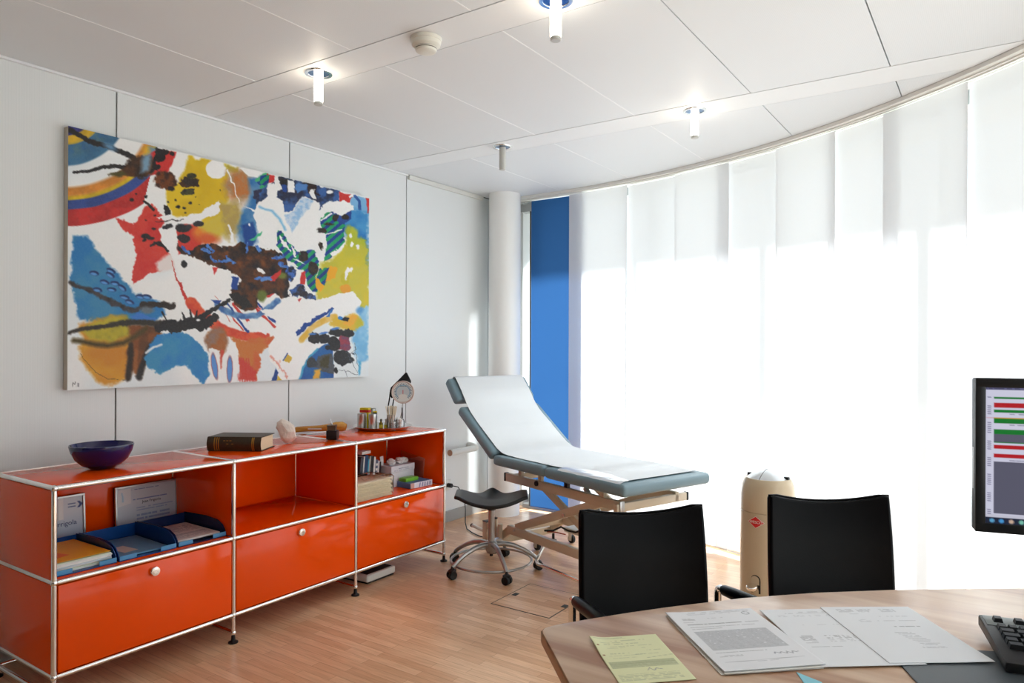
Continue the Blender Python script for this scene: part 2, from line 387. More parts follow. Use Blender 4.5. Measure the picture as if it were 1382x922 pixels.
def grid_mesh(name, pos, nu, nv, m):
    """pos: (nu*nv,3) numpy, row-major in u"""
    me = bpy.data.meshes.new(name); i = np.arange(nu*nv).reshape(nu, nv)
    q = np.stack([i[:-1, :-1], i[1:, :-1], i[1:, 1:], i[:-1, 1:]], -1).reshape(-1, 4)
    me.vertices.add(nu*nv); me.vertices.foreach_set('co', pos.astype(np.float32).ravel())
    me.loops.add(q.size); me.loops.foreach_set('vertex_index', q.ravel().astype(np.int32))
    me.polygons.add(len(q)); me.polygons.foreach_set('loop_start', np.arange(0, q.size, 4, dtype=np.int32))
    me.update(calc_edges=True); me.validate(); me.polygons.foreach_set('use_smooth', [True]*len(me.polygons)); me.materials.append(m)
    return me
def printed(name, w, h, nu, nv, paint, m, parent=None, base=(240, 240, 240), curl=None, frame=None):
    """flat printed sheet in its own x,y (x right, y up from top-left; design y runs down), painted by paint(Painter)"""
    u, v = np.meshgrid(np.linspace(0, w, nu), np.linspace(0, h, nv), indexing='ij'); u, v = u.ravel(), v.ravel()
    z = curl(u, v) if curl else np.zeros_like(u)
    pos = np.stack([u, -v, z], 1)
    me = grid_mesh(name, pos, nu, nv, m)
    p = Painter(u*1000, v*1000, base); paint(p); p.write(me)
    if frame is not None: me.transform(frame)
    return link(name, me, parent)

# ------------------------------------------------------------------ the room: ceiling 2.586 m, wall along x=0, round facade about (0.40, 0.42)
H, CX, CY, R = 2.586, 0.40, 0.42, 4.45
def onarc(deg, r): a = math.radians(deg); return (CX+r*math.sin(a), CY+r*math.cos(a))
def arcbox(mb, r0, r1, z0, z1, a0, a1, n=None):
    n = n or max(1, int(abs(a1-a0)/1.5)); t = bmesh.new(); rings = []
    for i in range(n+1):
        a = a0+(a1-a0)*i/n; p, q = onarc(a, r0), onarc(a, r1)
        rings.append([t.verts.new((p[0], p[1], z0)), t.verts.new((q[0], q[1], z0)), t.verts.new((q[0], q[1], z1)), t.verts.new((p[0], p[1], z1))])
    for a, b in zip(rings, rings[1:]):
        for k in range(4): t.faces.new((a[k], a[(k+1) % 4], b[(k+1) % 4], b[k]))
    t.faces.new(rings[0]); t.faces.new(rings[-1]); bmesh.ops.recalc_face_normals(t, faces=t.faces); return mb._merge(t)
BACK, RIGHT = -2.6, 4.85
plan = [(-0.15, BACK-0.15), (RIGHT+0.5, BACK-0.15), (RIGHT+0.5, 0.42)]+[onarc(a, R+0.45) for a in range(90, -5, -3)]+[(-0.15, CY+R+0.45)]
floor = struct(MB().prism(plan, -0.25, 0).build('floor', M['parquet']))
ceiling = struct(MB().prism(plan, H+0.02, H+0.28).build('ceiling', M['ceil_gap']))
# access hatch cut in the parquet, with its two finger latches
struct_hatch = MB().box(1.2985, 1.6615, 3.0485, 3.4315, 0.0, 0.0009).build('hatch_rim', M['joint'], floor)
hatch = MB().box(1.305, 1.655, 3.055, 3.425, 0.0, 0.0018).build('floor_hatch', M['parquet'], floor)
for hx, hy in ((1.318, 3.235), (1.628, 3.235)): MB().box(hx, hx+0.028, hy-0.02, hy+0.02, 0.0018, 0.0034, 0.0006, 1).build('hatch_latch', M['gasket'], hatch)

# ceiling of perforated metal panels between plain strips
xs = [0.0, 0.655, 1.285, 1.910, 2.518, 3.116, 3.74, 4.365, 4.98]
bands = [(-2.6, -2.02), (-1.82, -0.79), (-0.59, 0.635), (0.835, 2.068), (2.266, 3.492), (3.702, 4.95)]
def circ_y(x, r=R): d = r*r-(x-CX)**2; return CY+math.sqrt(d) if d > 0 else -9
g = 0.0025
for (y0, y1) in bands:
    for x0, x1 in zip(xs, xs[1:]):
        n = 8; xx = [x0+g+(x1-x0-2*g)*i/n for i in range(n+1)]
        top = [(x, min(y1-g, circ_y(x))) for x in xx]; lo = y0+g
        top = [p for p in top if p[1] > lo+0.005]
        if len(top) < 2: continue
        if top[-1][0] < x1-g-1e-6 and circ_y(x1-g) < lo: top.append((min(x1-g, CX+math.sqrt(R*R-(lo-CY)**2)), lo+0.001))
        poly = [(top[0][0], lo), (top[-1][0], lo)]+top[::-1]
        MB().prism(poly, H, H+0.019).build('ceiling_panel', M['ceil'], ceiling)
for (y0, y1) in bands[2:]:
    for x in xs[1:4]: MB().box(x-0.0024, x+0.0024, y0+g, min(y1-g, circ_y(x)-0.002), H-0.0012, H+0.010).build('lit_joint_edge', M['joint_lit'], ceiling)  # added strips: light on the left-hand joint edges, put in as white
for (a, b) in zip(bands, bands[1:]):
    y0, y1 = a[1]+g, b[0]-g
    xe0 = min(4.98, CX+math.sqrt(R*R-(y0-CY)**2)); xe1 = min(4.98, CX+math.sqrt(R*R-(y1-CY)**2))
    MB().prism([(0.0, y0), (xe0, y0), (xe1, y1), (0.0, y1)], H-0.001, H+0.019).build('ceiling_strip', M['ceil_strip'], ceiling)

# left wall of tall grey panels with dark joints
wall_left = struct(MB().box(-0.15, -0.012, BACK, 5.1, -0.02, H+0.1).build('wall_left', M['joint']))
seams = [BACK, -1.29, -0.27, 0.745, 1.763, 2.777, 3.799, 4.794, 5.1]
for a, b in zip(seams, seams[1:]): MB().box(-0.011, 0.0, a+0.0035, b-0.0035, 0.0, H-0.006, 0.0012, 1).build('wall_panel', M['wallpanel'], wall_left)
struct(MB().box(0.0005, 0.018, BACK, 3.80, H-0.012, H-0.0015).build('trim_1', M['ceil_strip']))
struct(MB().box(0.0005, 0.022, 3.81, 4.70, H-0.034, H-0.002, 0.002, 1).build('trim_2', M['white_plastic']))
struct(MB().box(0.0005, 0.014, BACK, 4.70, 0.0, 0.085, 0.002, 1).build('baseboard_left', M['base_grey']))
struct(MB().box(-0.15, RIGHT+0.5, BACK-0.15, BACK, 0, H+0.1).build('wall_back', M['back_wall']))
struct(MB().box(RIGHT, RIGHT+0.15, BACK, 0.42, 0, H+0.1).build('wall_right', M['back_wall']))
struct(MB().box(-0.15, 0.165, CY+R+0.20, CY+R+0.35, 0, H+0.1).build('wall_far', M['white_paint']))
struct(MB().lathe([(0.128, 0.0), (0.128, H)], 48, Matrix.Translation((0.205, 4.74, 0))).build('column', M['column_white']))
struct(MB().box(2.10, 2.95, BACK+0.001, BACK+0.045, 0, 2.08, 0.004, 1).build('door_1', M['white_paint']))

# curtain track under the ceiling edge
tk = MB(); arcbox(tk, R+0.001, R+0.17, H-0.014, H-0.001, -2.5, 64)
for rr in (0.001, 0.045, 0.075, 0.105, 0.160): arcbox(tk, R+rr, R+rr+0.008, H-0.021, H-0.013, -2.5, 64)
struct(tk.build('trim_3', M['track']))
sill = MB(); arcbox(sill, R+0.16, R+0.44, -0.01, 0.03, -2.5, 90); struct(sill.build('trim_4', M['base_grey']))
can = MB(); arcbox(can, R+0.46, R+0.98, H+0.05, H+0.20, -14, 70); struct(can.build('shade_canopy', M['concrete']))  # unseen outer canopy, added to shade the upper part of the curtains

# windows: a pane and its mullions for each bay of the round facade
edges = [-4.6, 11.5, 24.5, 37.5, 50.5, 63.5, 76.5, 90]
for k, (a, b) in enumerate(zip(edges, edges[1:])):
    fr = MB(); arcbox(fr, R+0.28, R+0.36, 0.03, H+0.02, a-0.35, a+0.35, 1); arcbox(fr, R+0.28, R+0.36, H-0.05, H+0.02, a, b); arcbox(fr, R+0.28, R+0.36, 0.03, 0.09, a, b)
    w = struct(fr.build('window_%d' % (k+1), M['frame_alu']))
    pn = MB(); pn.sheet(lambda u, v, a=a, b=b: (*onarc(a+0.35+(b-a-0.7)*u, R+0.32), 0.09+(H-0.14)*v), 10, 1); pn.build('pane', M['pane'], w)
    if k == 0:
        jm = MB(); arcbox(jm, R+0.24, R+0.36, 0.03, H-0.02, -1.75, -1.25, 1); jm.build('jamb', M['frame_alu'], w)
        gk = MB(); arcbox(gk, R+0.10, R+0.19, 0.03, H-0.10, -1.28, -1.15, 1); gk.build('gasket', M['gasket'], w)
        br = MB(); arcbox(br, R+0.10, R+0.18, H-0.11, H-0.045, -2.4, -1.0, 1); br.build('bracket', M['silver'], w)
struct(MB().lathe([(0.0, -3.4), (70.0, -3.4)], 40, Matrix.Translation((0, 0, 0))).build('ground', M['concrete']))

# hanging panel curtains
def curtain(a0, a1, r, m, label, bar, z0=0.035, name='panel_curtain', grp='white panel curtains along the round window front'):
    c = onarc((a0+a1)/2, r); t = thing(name, label, 'curtain', (c[0], c[1], 0), 0, grp)
    n = max(3, int((a1-a0)*1.5))
    sh = MB(); sh.sheet(lambda u, v: (onarc(a0+(a1-a0)*u, r)[0]-c[0], onarc(a0+(a1-a0)*u, r)[1]-c[1], z0+(H-0.03-z0)*v), n, 2); sh.build('fabric', m, t)
    b = MB()
    for i in range(n):
        p, q = onarc(a0+(a1-a0)*i/n, r), onarc(a0+(a1-a0)*(i+1)/n, r); b.tube([(p[0]-c[0], p[1]-c[1], z0+0.004), (q[0]-c[0], q[1]-c[1], z0+0.004)], 0.004, 6)
    b.build('weight_bar', bar, t); return t
curtain(-1.05, 5.45, R+0.095, M['blind_blue'], 'deep blue translucent panel curtain beside the white round column', M['tray_blue'], 0.03, 'panel_curtain', None)
spans = [(3.83, 10.65), (10.5, 16.0), (15.95, 21.67), (20.36, 26.4), (26.25, 31.6), (30.9, 36.6), (35.5, 41.6), (41.35, 47.4), (47.0, 54.8), (54.3, 62.5)]  # last two spans are out of view, added to keep sun off the desk
ordn = ['white panel curtain overlapping the edge of the blue curtain', 'second white panel curtain to the right of the blue one', 'third white panel curtain from the blue one, dark slit at its left edge',
        'fourth white panel curtain from the blue one, grey overlap strip at its left edge', 'fifth white panel curtain from the blue one, above the pedal bin', 'sixth white panel curtain from the blue one, behind the chair without arms',
        'seventh white panel curtain from the blue one, wide grey overlap at its left', 'eighth white panel curtain, behind the computer monitor at the right edge', 'ninth white panel curtain, a wide one added out of view right of the computer monitor', 'tenth white panel curtain, added out of view as the last before the uncovered windows']
for k, ((a0, a1), lb) in enumerate(zip(spans, ordn)): curtain(a0, a1, R+0.058+(0.03 if k % 2 else 0.0), M['blind'], lb, M['white_plastic'])

# ceiling lamps: glass rods in chrome rings
def lamp(x, y, lit, label):
    t = thing('ceiling_lamp', label, 'lamp', (x, y, H), 0, 'glass rod lamps in the ceiling strips')
    MB().lathe([(0.045, -0.001), (0.047, -0.006), (0.060, -0.006), (0.063, -0.001), (0.063, 0.0)], 32).build('ring', M['chrome'], t)
    MB().lathe([(0.0, -0.0015), (0.046, -0.003)], 32).build('reflector', M['lamp_ring'], t)
    MB().lathe([(0.0, -0.132), (0.019, -0.132), (0.020, -0.128), (0.020, -0.004), (0.0, -0.004)], 20).build('glass_rod', M['lamp_on'] if lit else M['lamp_off'], t)
    MB().lathe([(0.0, -0.145), (0.017, -0.145), (0.019, -0.143), (0.019, -0.132), (0.0, -0.132)], 20).build('rod_tip', M['lamp_off'], t)
lamp(0.977, 2.159, True, 'lit glass rod ceiling lamp above the painting, left of the smoke detector')
lamp(2.210, 2.169, True, 'lit glass rod ceiling lamp cut by the top edge of the picture')
lamp(2.204, 3.590, True, 'lit glass rod ceiling lamp in the far strip, before the white curtains')
lamp(0.986, 3.590, False, 'unlit glass rod ceiling lamp in the far strip, above the examination couch')
t = thing('smoke_detector', 'round ivory smoke detector on the ceiling strip', 'smoke detector', (1.622, 2.150, H-0.001))
MB().lathe([(0.0, -0.001), (0.062, -0.001), (0.062, -0.014), (0.059, -0.016), (0.057, -0.030), (0.046, -0.038), (0.0, -0.038)], 36).build('base', M['cream_plastic'], t)
MB().lathe([(0.0, -0.037), (0.042, -0.037), (0.042, -0.046), (0.0, -0.046)], 32).build('sensor_grille', M['joint'], t)
MB().lathe([(0.045, -0.040), (0.045, -0.043), (0.041, -0.043), (0.041, -0.040), (0.045, -0.040)], 32).build('ring', M['cream_plastic'], t)
MB().lathe([(0.0, -0.046), (0.043, -0.046), (0.040, -0.054), (0.030, -0.058), (0.0, -0.058)], 32).build('cap', M['cream_plastic'], t)

# wall fittings beside the couch
t = thing('wall_socket', 'small white wall socket with a black plug beside the orange sideboard', 'socket', (0.0, 4.262, 0.285))
MB().box(0.001, 0.012, -0.04, 0.04, -0.04, 0.04, 0.004).build('plate', M['white_plastic'], t)
cb = tag(MB().cyl((0.0125, 4.262, 0.285), (0.05, 4.262, 0.285), 0.017).tube([(0.05, 4.262, 0.285), (0.10, 4.275, 0.28), (0.15, 4.29, 0.21), (0.17, 4.28, 0.12), (0.20, 4.24, 0.03), (0.27, 4.17, 0.006), (0.38, 4.10, 0.006), (0.48, 4.06, 0.006), (0.58, 4.06, 0.006)], 0.004, 8).build('power_cable', M['black_plastic']),
         'black power cable hanging from the wall socket to the couch base', 'cable')
t = thing('wall_holder', 'short white round bar fixed to the wall under the couch headrest', 'holder', (0.0, 4.40, 0.545))
MB().cyl((0.075, -0.19, 0), (0.075, 0.13, 0), 0.024, 20).build('bar', M['white_plastic'], t)
MB().lathe([(0.0, 0), (0.0235, 0), (0.0235, 0.003), (0.0, 0.003)], 20, Matrix.Translation((0.075, -0.1935, 0)) @ Matrix.Rotation(-PI/2, 4, 'X')).build('end_cap', mat('tan_wood_plug', S(190, 150, 120)), t)
MB().tube([(0.001, 0.13, 0.02), (0.04, 0.135, 0.015), (0.075, 0.13, 0.0), (0.075, 0.11, 0.0)], [0.026, 0.026, 0.027, 0.0255], 16).build('bracket', M['white_plastic'], t)

# ------------------------------------------------------------------ painting on the left wall (own design coordinates, laid out in a 1043 x 922 field with these four corners)
def homography(src, dst):
    A = []
    for (u, v), (x, y) in zip(src, dst):
        A.append([u, v, 1, 0, 0, 0, -u*x, -v*x, x]); A.append([0, 0, 0, u, v, 1, -u*y, -v*y, y])
    A = np.array(A, float); h = np.linalg.solve(A[:, :8], A[:, 8]); return np.append(h, 1).reshape(3, 3)
PW, PH = 1.862, 1.192
Hm = homography([(0, 0), (PW, 0), (PW, PH), (0, PH)], [(32, 33), (1020, 253), (1005, 845), (25, 891)])
pt = thing('abstract_painting', 'large abstract canvas splashed in red, yellow, blue and black on the grey wall', 'painting', (0.0, 1.529, 1.154))
cs_ = MB().box(0.001, 0.040, 0, PW, 0, PH, 0.002, 1).build('canvas_frame', M['canvas_side'], pt)
NU, NV = 500, 330
uu, vv = np.meshgrid(np.linspace(0, PW, NU), np.linspace(0, PH, NV), indexing='ij'); uu, vv = uu.ravel(), vv.ravel()
q = Hm @ np.stack([uu, vv, np.ones_like(uu)]); px_, py_ = q[0]/q[2], q[1]/q[2]
me = grid_mesh('painted_canvas', np.stack([np.full_like(uu, 0.0415), uu, PH-vv], 1), NU, NV, M['print_art'])
p = Painter(px_, py_, (246, 246, 245))
K, RED, YEL, BLU, NAV = (28, 25, 27), (204, 44, 40), (228, 192, 26), (28, 114, 186), (24, 62, 142)
W, ORG, BRN, DBR, GRN, LBL, OLV = (248, 247, 246), (222, 112, 40), (112, 54, 16), (40, 24, 18), (22, 158, 96), (132, 190, 230), (192, 184, 44)
MS = 2.4256
CR = {'A': (80, 165, 4.986), 'B': (210, 190, 5.12), 'C': (350, 220, 5.7625), 'D': (80, 340, 4.727), 'E': (210, 350, 5.125), 'G': (350, 360, 5.425), 'M': (80, 160, MS)}
def T(k, pts): ox, oy, sc = CR[k]; return [((ox+x/sc-80)*MS, (oy+y/sc-160)*MS) for x, y in pts]
def P(k, pts, col, **kw): p.poly(T(k, pts), col, **kw)
def E_(k, cx, cy, rx, ry, col, **kw): c = T(k, [(cx, cy)])[0]; s = MS/CR[k][2]; p.ell(c[0], c[1], rx*s, ry*s, col, **kw)
def L_(k, pts, w, col, w2=None, **kw): s = MS/CR[k][2]; p.line(T(k, pts), w*s, col, w2=(None if w2 is None else w2*s), **kw)
p.put(np.clip(vnoise(px_, py_, 160, 41)*1.2, 0, 0.25), (196, 220, 234))
# arcs of the rainbow, top left
ca = T('A', [(40, -60)])[0]; rr = np.hypot((px_-ca[0])*0.9, py_-ca[1])/(MS/4.986)+6*vnoise(px_, py_, 60, 4); lim = (px_ < 330+(py_-60)*-0.25)
for r0, r1, c, sf in ((665, 778, RED, 5), (600, 668, (48, 74, 148), 8), (572, 606, (226, 190, 30), 10), (520, 580, (226, 140, 48), 22), (215, 372, (56, 110, 150), 12), (165, 232, (226, 180, 40), 6), (0, 172, (48, 52, 128), 6)):
    p.put(np.clip((rr-r0)/sf+0.5, 0, 1)*np.clip((r1-rr)/sf+0.5, 0, 1)*lim, c, tuple(int(k*0.86) for k in c), 26, 5)
p.put(np.clip(1-np.abs(rr-270)/60, 0, 1)*0.55*lim, (86, 118, 112), (50, 96, 150), 20, 8)
P('A', [(560, 190), (600, 160), (640, 175), (640, 230), (560, 240)], (222, 170, 40), soft=8); P('A', [(610, 175), (650, 175), (640, 340), (560, 380), (540, 330), (600, 260)], (96, 140, 180), soft=9)
# red and yellow fields, top middle
P('B', [(20, 60), (140, 85), (130, 130), (95, 215), (40, 260), (-40, 250), (-70, 110)], RED, soft=1.5)
P('B', [(140, 110), (215, 120), (190, 180), (205, 240), (150, 260), (95, 215)], W, soft=3)
P('B', [(228, 108), (360, 125), (490, 165), (500, 400), (470, 480), (480, 640), (330, 660), (300, 600), (320, 540), (200, 535), (110, 525), (75, 440), (75, 340), (150, 300), (200, 190)], YEL, soft=4, col2=(214, 176, 20), nsc=60)
E_('B', 415, 200, 72, 68, W); E_('B', 285, 118, 26, 18, W, soft=3)
P('B', [(480, 170), (570, 180), (580, 230), (500, 220)], (186, 170, 40), soft=5)
E_('B', 575, 310, 105, 115, (190, 112, 52), soft=16, wob=8, col2=(170, 130, 90))
P('B', [(640, 250), (768, 240), (768, 500), (700, 560), (690, 700), (620, 760), (560, 700), (540, 600), (600, 470), (650, 400)], (40, 108, 172), soft=9, col2=(92, 142, 186), nsc=40)
P('B', [(430, 420), (560, 420), (590, 500), (550, 620), (500, 700), (440, 640)], (200, 176, 70), soft=12, wob=8, col2=(176, 150, 80))
P('B', [(585, 590), (660, 560), (700, 640), (650, 770), (610, 770)], (14, 62, 140), soft=4)
P('B', [(670, 340), (768, 330), (768, 400), (720, 430), (680, 400)], (40, 42, 70), soft=2)
P('B', [(690, 260), (768, 215), (768, 290), (735, 330)], NAV, soft=1.2); L_('B', [(700, 270), (768, 225)], 26, (70, 180, 120)); L_('B', [(730, 320), (768, 290)], 22, (50, 170, 110))
P('B', [(580, 185), (640, 190), (735, 210), (700, 250), (620, 230)], W)
# red shards, left centre
P('M', [(182, 335), (240, 352), (252, 345), (270, 300), (300, 285), (345, 330), (325, 370), (335, 420), (365, 460), (370, 485), (300, 510), (236, 545), (248, 440), (240, 390), (205, 375)], RED, soft=2, wob=6, col2=(214, 60, 48))
P('M', [(310, 480), (372, 440), (375, 500), (320, 505)], (238, 226, 222), soft=6)
P('B', [(135, 585), (270, 590), (330, 650), (300, 740), (240, 785), (150, 795)], (206, 50, 40), soft=3); E_('B', 310, 640, 60, 50, (228, 130, 40), soft=10); P('B', [(290, 600), (440, 500), (470, 640), (430, 700), (370, 680)], (212, 186, 60), soft=8)
E_('B', 350, 690, 80, 40, (214, 90, 40), soft=8)
# blue wedge and ochre leaf, left
P('M', [(48, 390), (92, 395), (180, 510), (250, 580), (330, 610), (345, 652), (300, 668), (62, 664), (55, 610), (38, 560), (40, 480)], (34, 116, 182), soft=4, wob=6, col2=(58, 132, 178), nsc=70)
P('D', [(120, 470), (250, 425), (420, 420), (450, 540), (440, 610), (420, 820), (330, 862), (230, 830), (160, 740), (115, 640), (150, 580), (125, 520)], (222, 160, 40), soft=7, wob=6, col2=(206, 132, 36), nsc=80)
P('D', [(170, 470), (300, 425), (430, 425), (440, 540), (330, 590), (200, 570), (150, 520)], (190, 172, 40), soft=8, col2=(160, 150, 40))
P('D', [(420, 470), (640, 485), (625, 560), (560, 640), (530, 720), (510, 805), (480, 800), (466, 760), (440, 815), (415, 815), (425, 640), (440, 560)], (92, 52, 22), soft=7, wob=6, col2=(126, 66, 24))
L_('D', [(480, 640), (470, 720), (478, 770)], 26, (150, 84, 34), soft=4)
L_('D', [(70, 215), (200, 258), (300, 315), (420, 380), (470, 385), (530, 350)], 30, (58, 54, 58), soft=3, wob=5, col2=(40, 34, 32)); L_('D', [(520, 345), (620, 350), (715, 352)], 40, (40, 30, 24), soft=1.5, wob=5)
E_('D', 550, 380, 42, 24, (96, 110, 120), soft=4); P('D', [(450, 420), (500, 395), (560, 420), (600, 440), (560, 460), (480, 450)], (54, 116, 200), wob=6)
L_('D', [(55, 525), (150, 500), (300, 480), (450, 458), (650, 470), (740, 470)], 22, (44, 38, 30), soft=3, wob=4, w2=44)
L_('D', [(90, 575), (190, 592), (300, 606), (400, 590), (480, 540), (540, 500)], 30, (72, 56, 18), soft=6)
L_('D', [(445, 600), (440, 700), (430, 815)], 34, (40, 28, 18), soft=4); L_('D', [(615, 570), (550, 640), (520, 720), (495, 805)], 40, (36, 28, 26), soft=4)
for bx, by, an in ((220, 150, 10), (325, 135, 25), (320, 160, 25), (285, 205, 15), (350, 212, 10), (330, 252, 10), (410, 300, 15), (240, 255, 10), (440, 330, 20), (510, 297, 10), (550, 297, 10), (395, 240, 40)):
    E_('D', bx, by, 30, 15, (22, 40, 92), ang=an, wob=1); E_('D', bx-3, by+5, 22, 8, (84, 150, 216), ang=an, wob=1)
P('M', [(268, 790), (310, 715), (380, 698), (430, 720), (480, 785), (487, 845), (462, 872), (440, 850), (405, 812), (370, 808), (330, 838), (288, 822)], (38, 122, 190), soft=2.5, wob=6, col2=(54, 138, 186), nsc=50)
P('D', [(625, 520), (670, 490), (700, 520), (650, 528)], W, wob=5); L_('D', [(540, 650), (590, 615), (640, 600)], 14, (228, 236, 240), soft=2); L_('D', [(130, 660), (220, 770), (300, 815), (410, 825)], 3, (70, 50, 20), soft=0.6)
# white channel in the middle and the red ribbon under it
P('M', [(322, 370), (345, 352), (380, 360), (385, 450), (430, 462), (500, 490), (545, 510), (560, 560), (548, 602), (505, 604), (470, 628), (440, 610), (410, 575), (378, 490), (350, 432)], W, soft=1.2, wob=4)
P('B', [(10, 545), (60, 525), (150, 550), (330, 490), (430, 415), (450, 440), (430, 500), (300, 560), (150, 592), (60, 580)], W, wob=6)
P('M', [(505, 500), (545, 505), (556, 560), (540, 600), (480, 620), (470, 560)], W, wob=3)
L_('E', [(95, 20), (150, 180), (210, 290), (230, 330)], 6, (200, 60, 48), w2=28, wob=4)
P('E', [(150, 170), (175, 180), (185, 240), (210, 270), (195, 300), (160, 220)], RED, wob=5)
L_('E', [(235, 310), (300, 390), (380, 450), (470, 500), (560, 530), (660, 545), (740, 530)], 80, (208, 60, 36), soft=2.5, w2=56, col2=(222, 84, 44))
P('E', [(500, 545), (600, 565), (700, 556), (785, 528), (790, 560), (760, 610), (700, 655), (690, 760), (675, 850), (640, 830), (600, 770), (556, 790), (545, 640)], (206, 84, 42), soft=3, wob=7, col2=(200, 112, 44), nsc=50)
P('E', [(550, 700), (610, 700), (650, 760), (680, 770), (665, 860), (560, 850)], (204, 56, 42), soft=5, wob=10)
for sx in (560, 575, 590, 610, 625): L_('E', [(sx, 690), (sx+3, 850)], 7, (204, 60, 46), soft=1.5)
E_('E', 400, 570, 84, 96, (164, 94, 42), soft=5, wob=6, col2=(140, 110, 96), nsc=26)
P('E', [(490, 575), (540, 580), (550, 640), (540, 860), (500, 870), (495, 640)], W); P('E', [(345, 620), (420, 640), (425, 860), (390, 870), (350, 700)], W, wob=4)
L_('E', [(440, 640), (430, 760)], 22, (206, 70, 50), soft=2, w2=6)
for ex, ey, ang in ((388, 745, -8), (490, 765, 2)): E_('E', ex, ey, 21, 92, (170, 70, 60), ang=ang, wob=1); E_('E', ex, ey, 17, 86, (88, 142, 214), ang=ang, wob=1)
L_('E', [(335, 280), (480, 310), (560, 380)], 20, W)
for a, b, c, w in (((470, 300), (625, 510), NAV, 13), ((440, 320), (590, 490), (206, 54, 44), 11), ((520, 320), (630, 440), (206, 54, 44), 18), ((640, 310), (810, 470), (206, 54, 44), 16), ((690, 310), (810, 430), NAV, 13), ((600, 300), (700, 390), W, 12), ((400, 260), (500, 440), (206, 90, 70), 4)): L_('E', [a, b], w, c, wob=3)
P('E', [(560, 220), (640, 225), (680, 310), (740, 380), (700, 380), (630, 300)], RED, wob=3); P('E', [(740, 220), (810, 215), (800, 300), (740, 260)], RED, wob=3); P('E', [(760, 280), (820, 230), (820, 310), (720, 360)], W)
L_('E', [(410, 320), (450, 355), (520, 388), (600, 402), (680, 396), (740, 362), (790, 330), (830, 290)], 40, (58, 100, 164), soft=2.5, col2=(104, 150, 196), nsc=16)
P('E', [(370, 290), (440, 292), (420, 320), (395, 312)], NAV, wob=2)
P('E', [(620, 440), (720, 430), (790, 480), (740, 520), (660, 500)], W, wob=6); P('E', [(760, 400), (810, 405), (812, 440), (780, 425)], NAV)
# black branch
L_('M', [(315, 690), (400, 672), (450, 655), (490, 632), (552, 600)], 26, K, wob=6, w2=14); L_('M', [(360, 690), (430, 682), (500, 660)], 32, K, wob=8, w2=28)
for a, b in (((405, 665), (398, 640)), ((425, 655), (422, 628)), ((440, 650), (446, 632)), ((330, 640), (345, 668))): L_('M', [a, b], 8, K, w2=4, wob=3)
E_('E', 280, 428, 14, 8, W, wob=1); E_('B', 190, 865, 18, 26, K, wob=4)
L_('A', [(70, 72), (200, 140), (330, 180), (410, 210), (500, 250)], 34, K, soft=1.5, wob=4, w2=30); p.ell(*T('A', [(340, 180)])[0], 22, 9, (92, 140, 180), soft=6, ang=25)
L_('A', [(105, 360), (160, 352), (260, 332), (370, 305), (470, 318)], 20, K, wob=3, w2=30)
P('A', [(470, 245), (600, 230), (640, 330), (600, 380), (480, 385), (330, 380), (400, 340), (450, 310)], (84, 44, 18), soft=4, wob=8, col2=(44, 30, 22)); P('A', [(325, 370), (420, 340), (460, 370), (400, 390)], (72, 66, 24), soft=4)
P('A', [(560, 235), (610, 215), (600, 330), (545, 350)], (120, 156, 184), soft=8)
P('A', [(640, 175), (720, 190), (715, 240), (670, 270), (640, 300), (660, 340), (610, 350), (620, 250)], K, wob=8); P('A', [(640, 290), (700, 240), (723, 260), (723, 330), (670, 335)], RED, wob=6)
E_('B', 60, 280, 82, 66, (110, 52, 16), soft=3, wob=8, col2=(50, 26, 16), nsc=14)
P('B', [(150, 300), (200, 260), (300, 280), (305, 320), (240, 335), (180, 320)], (70, 36, 18), wob=6, col2=(40, 28, 24)); E_('B', 245, 250, 34, 20, (60, 56, 24), col2=(30, 28, 24)); P('B', [(165, 365), (200, 340), (270, 345), (270, 380), (190, 385)], (62, 62, 30), col2=(34, 30, 28), nsc=10)
for bx, by, r_ in ((100, 340, 22), (85, 432, 9), (135, 418, 8), (145, 462, 14), (188, 472, 12), (232, 442, 12), (202, 508, 7), (110, 98, 18), (70, 90, 22), (30, 130, 36), (10, 190, 20), (265, 395, 5), (290, 450, 4), (450, 340, 4)): E_('B', bx, by, r_, r_*0.85, K, wob=3, seed=int(bx))
P('B', [(55, 460), (80, 450), (95, 515), (60, 525)], K, wob=4); L_('B', [(0, 575), (60, 575), (110, 560), (180, 555)], 7, K, wob=4)
for ex, ey, rx, ry in ((185, 610, 52, 28), (290, 582, 38, 20), (178, 682, 44, 30), (75, 603, 30, 16)): E_('B', ex, ey, rx, ry, (36, 34, 38), wob=4, seed=int(ex))
for ex, ey, rx, ry in ((482, 533, 14, 12), (515, 497, 8, 8), (582, 513, 12, 10), (575, 780, 34, 18), (610, 795, 24, 14), (568, 806, 12, 10), (630, 730, 16, 8), (640, 640, 8, 6), (575, 668, 6, 5)): E_('A', ex, ey, rx, ry, K, wob=3, seed=int(ex))
L_('A', [(565, 545), (630, 600)], 18, K, wob=3); L_('A', [(610, 840), (660, 820), (720, 880)], 26, K, wob=8)
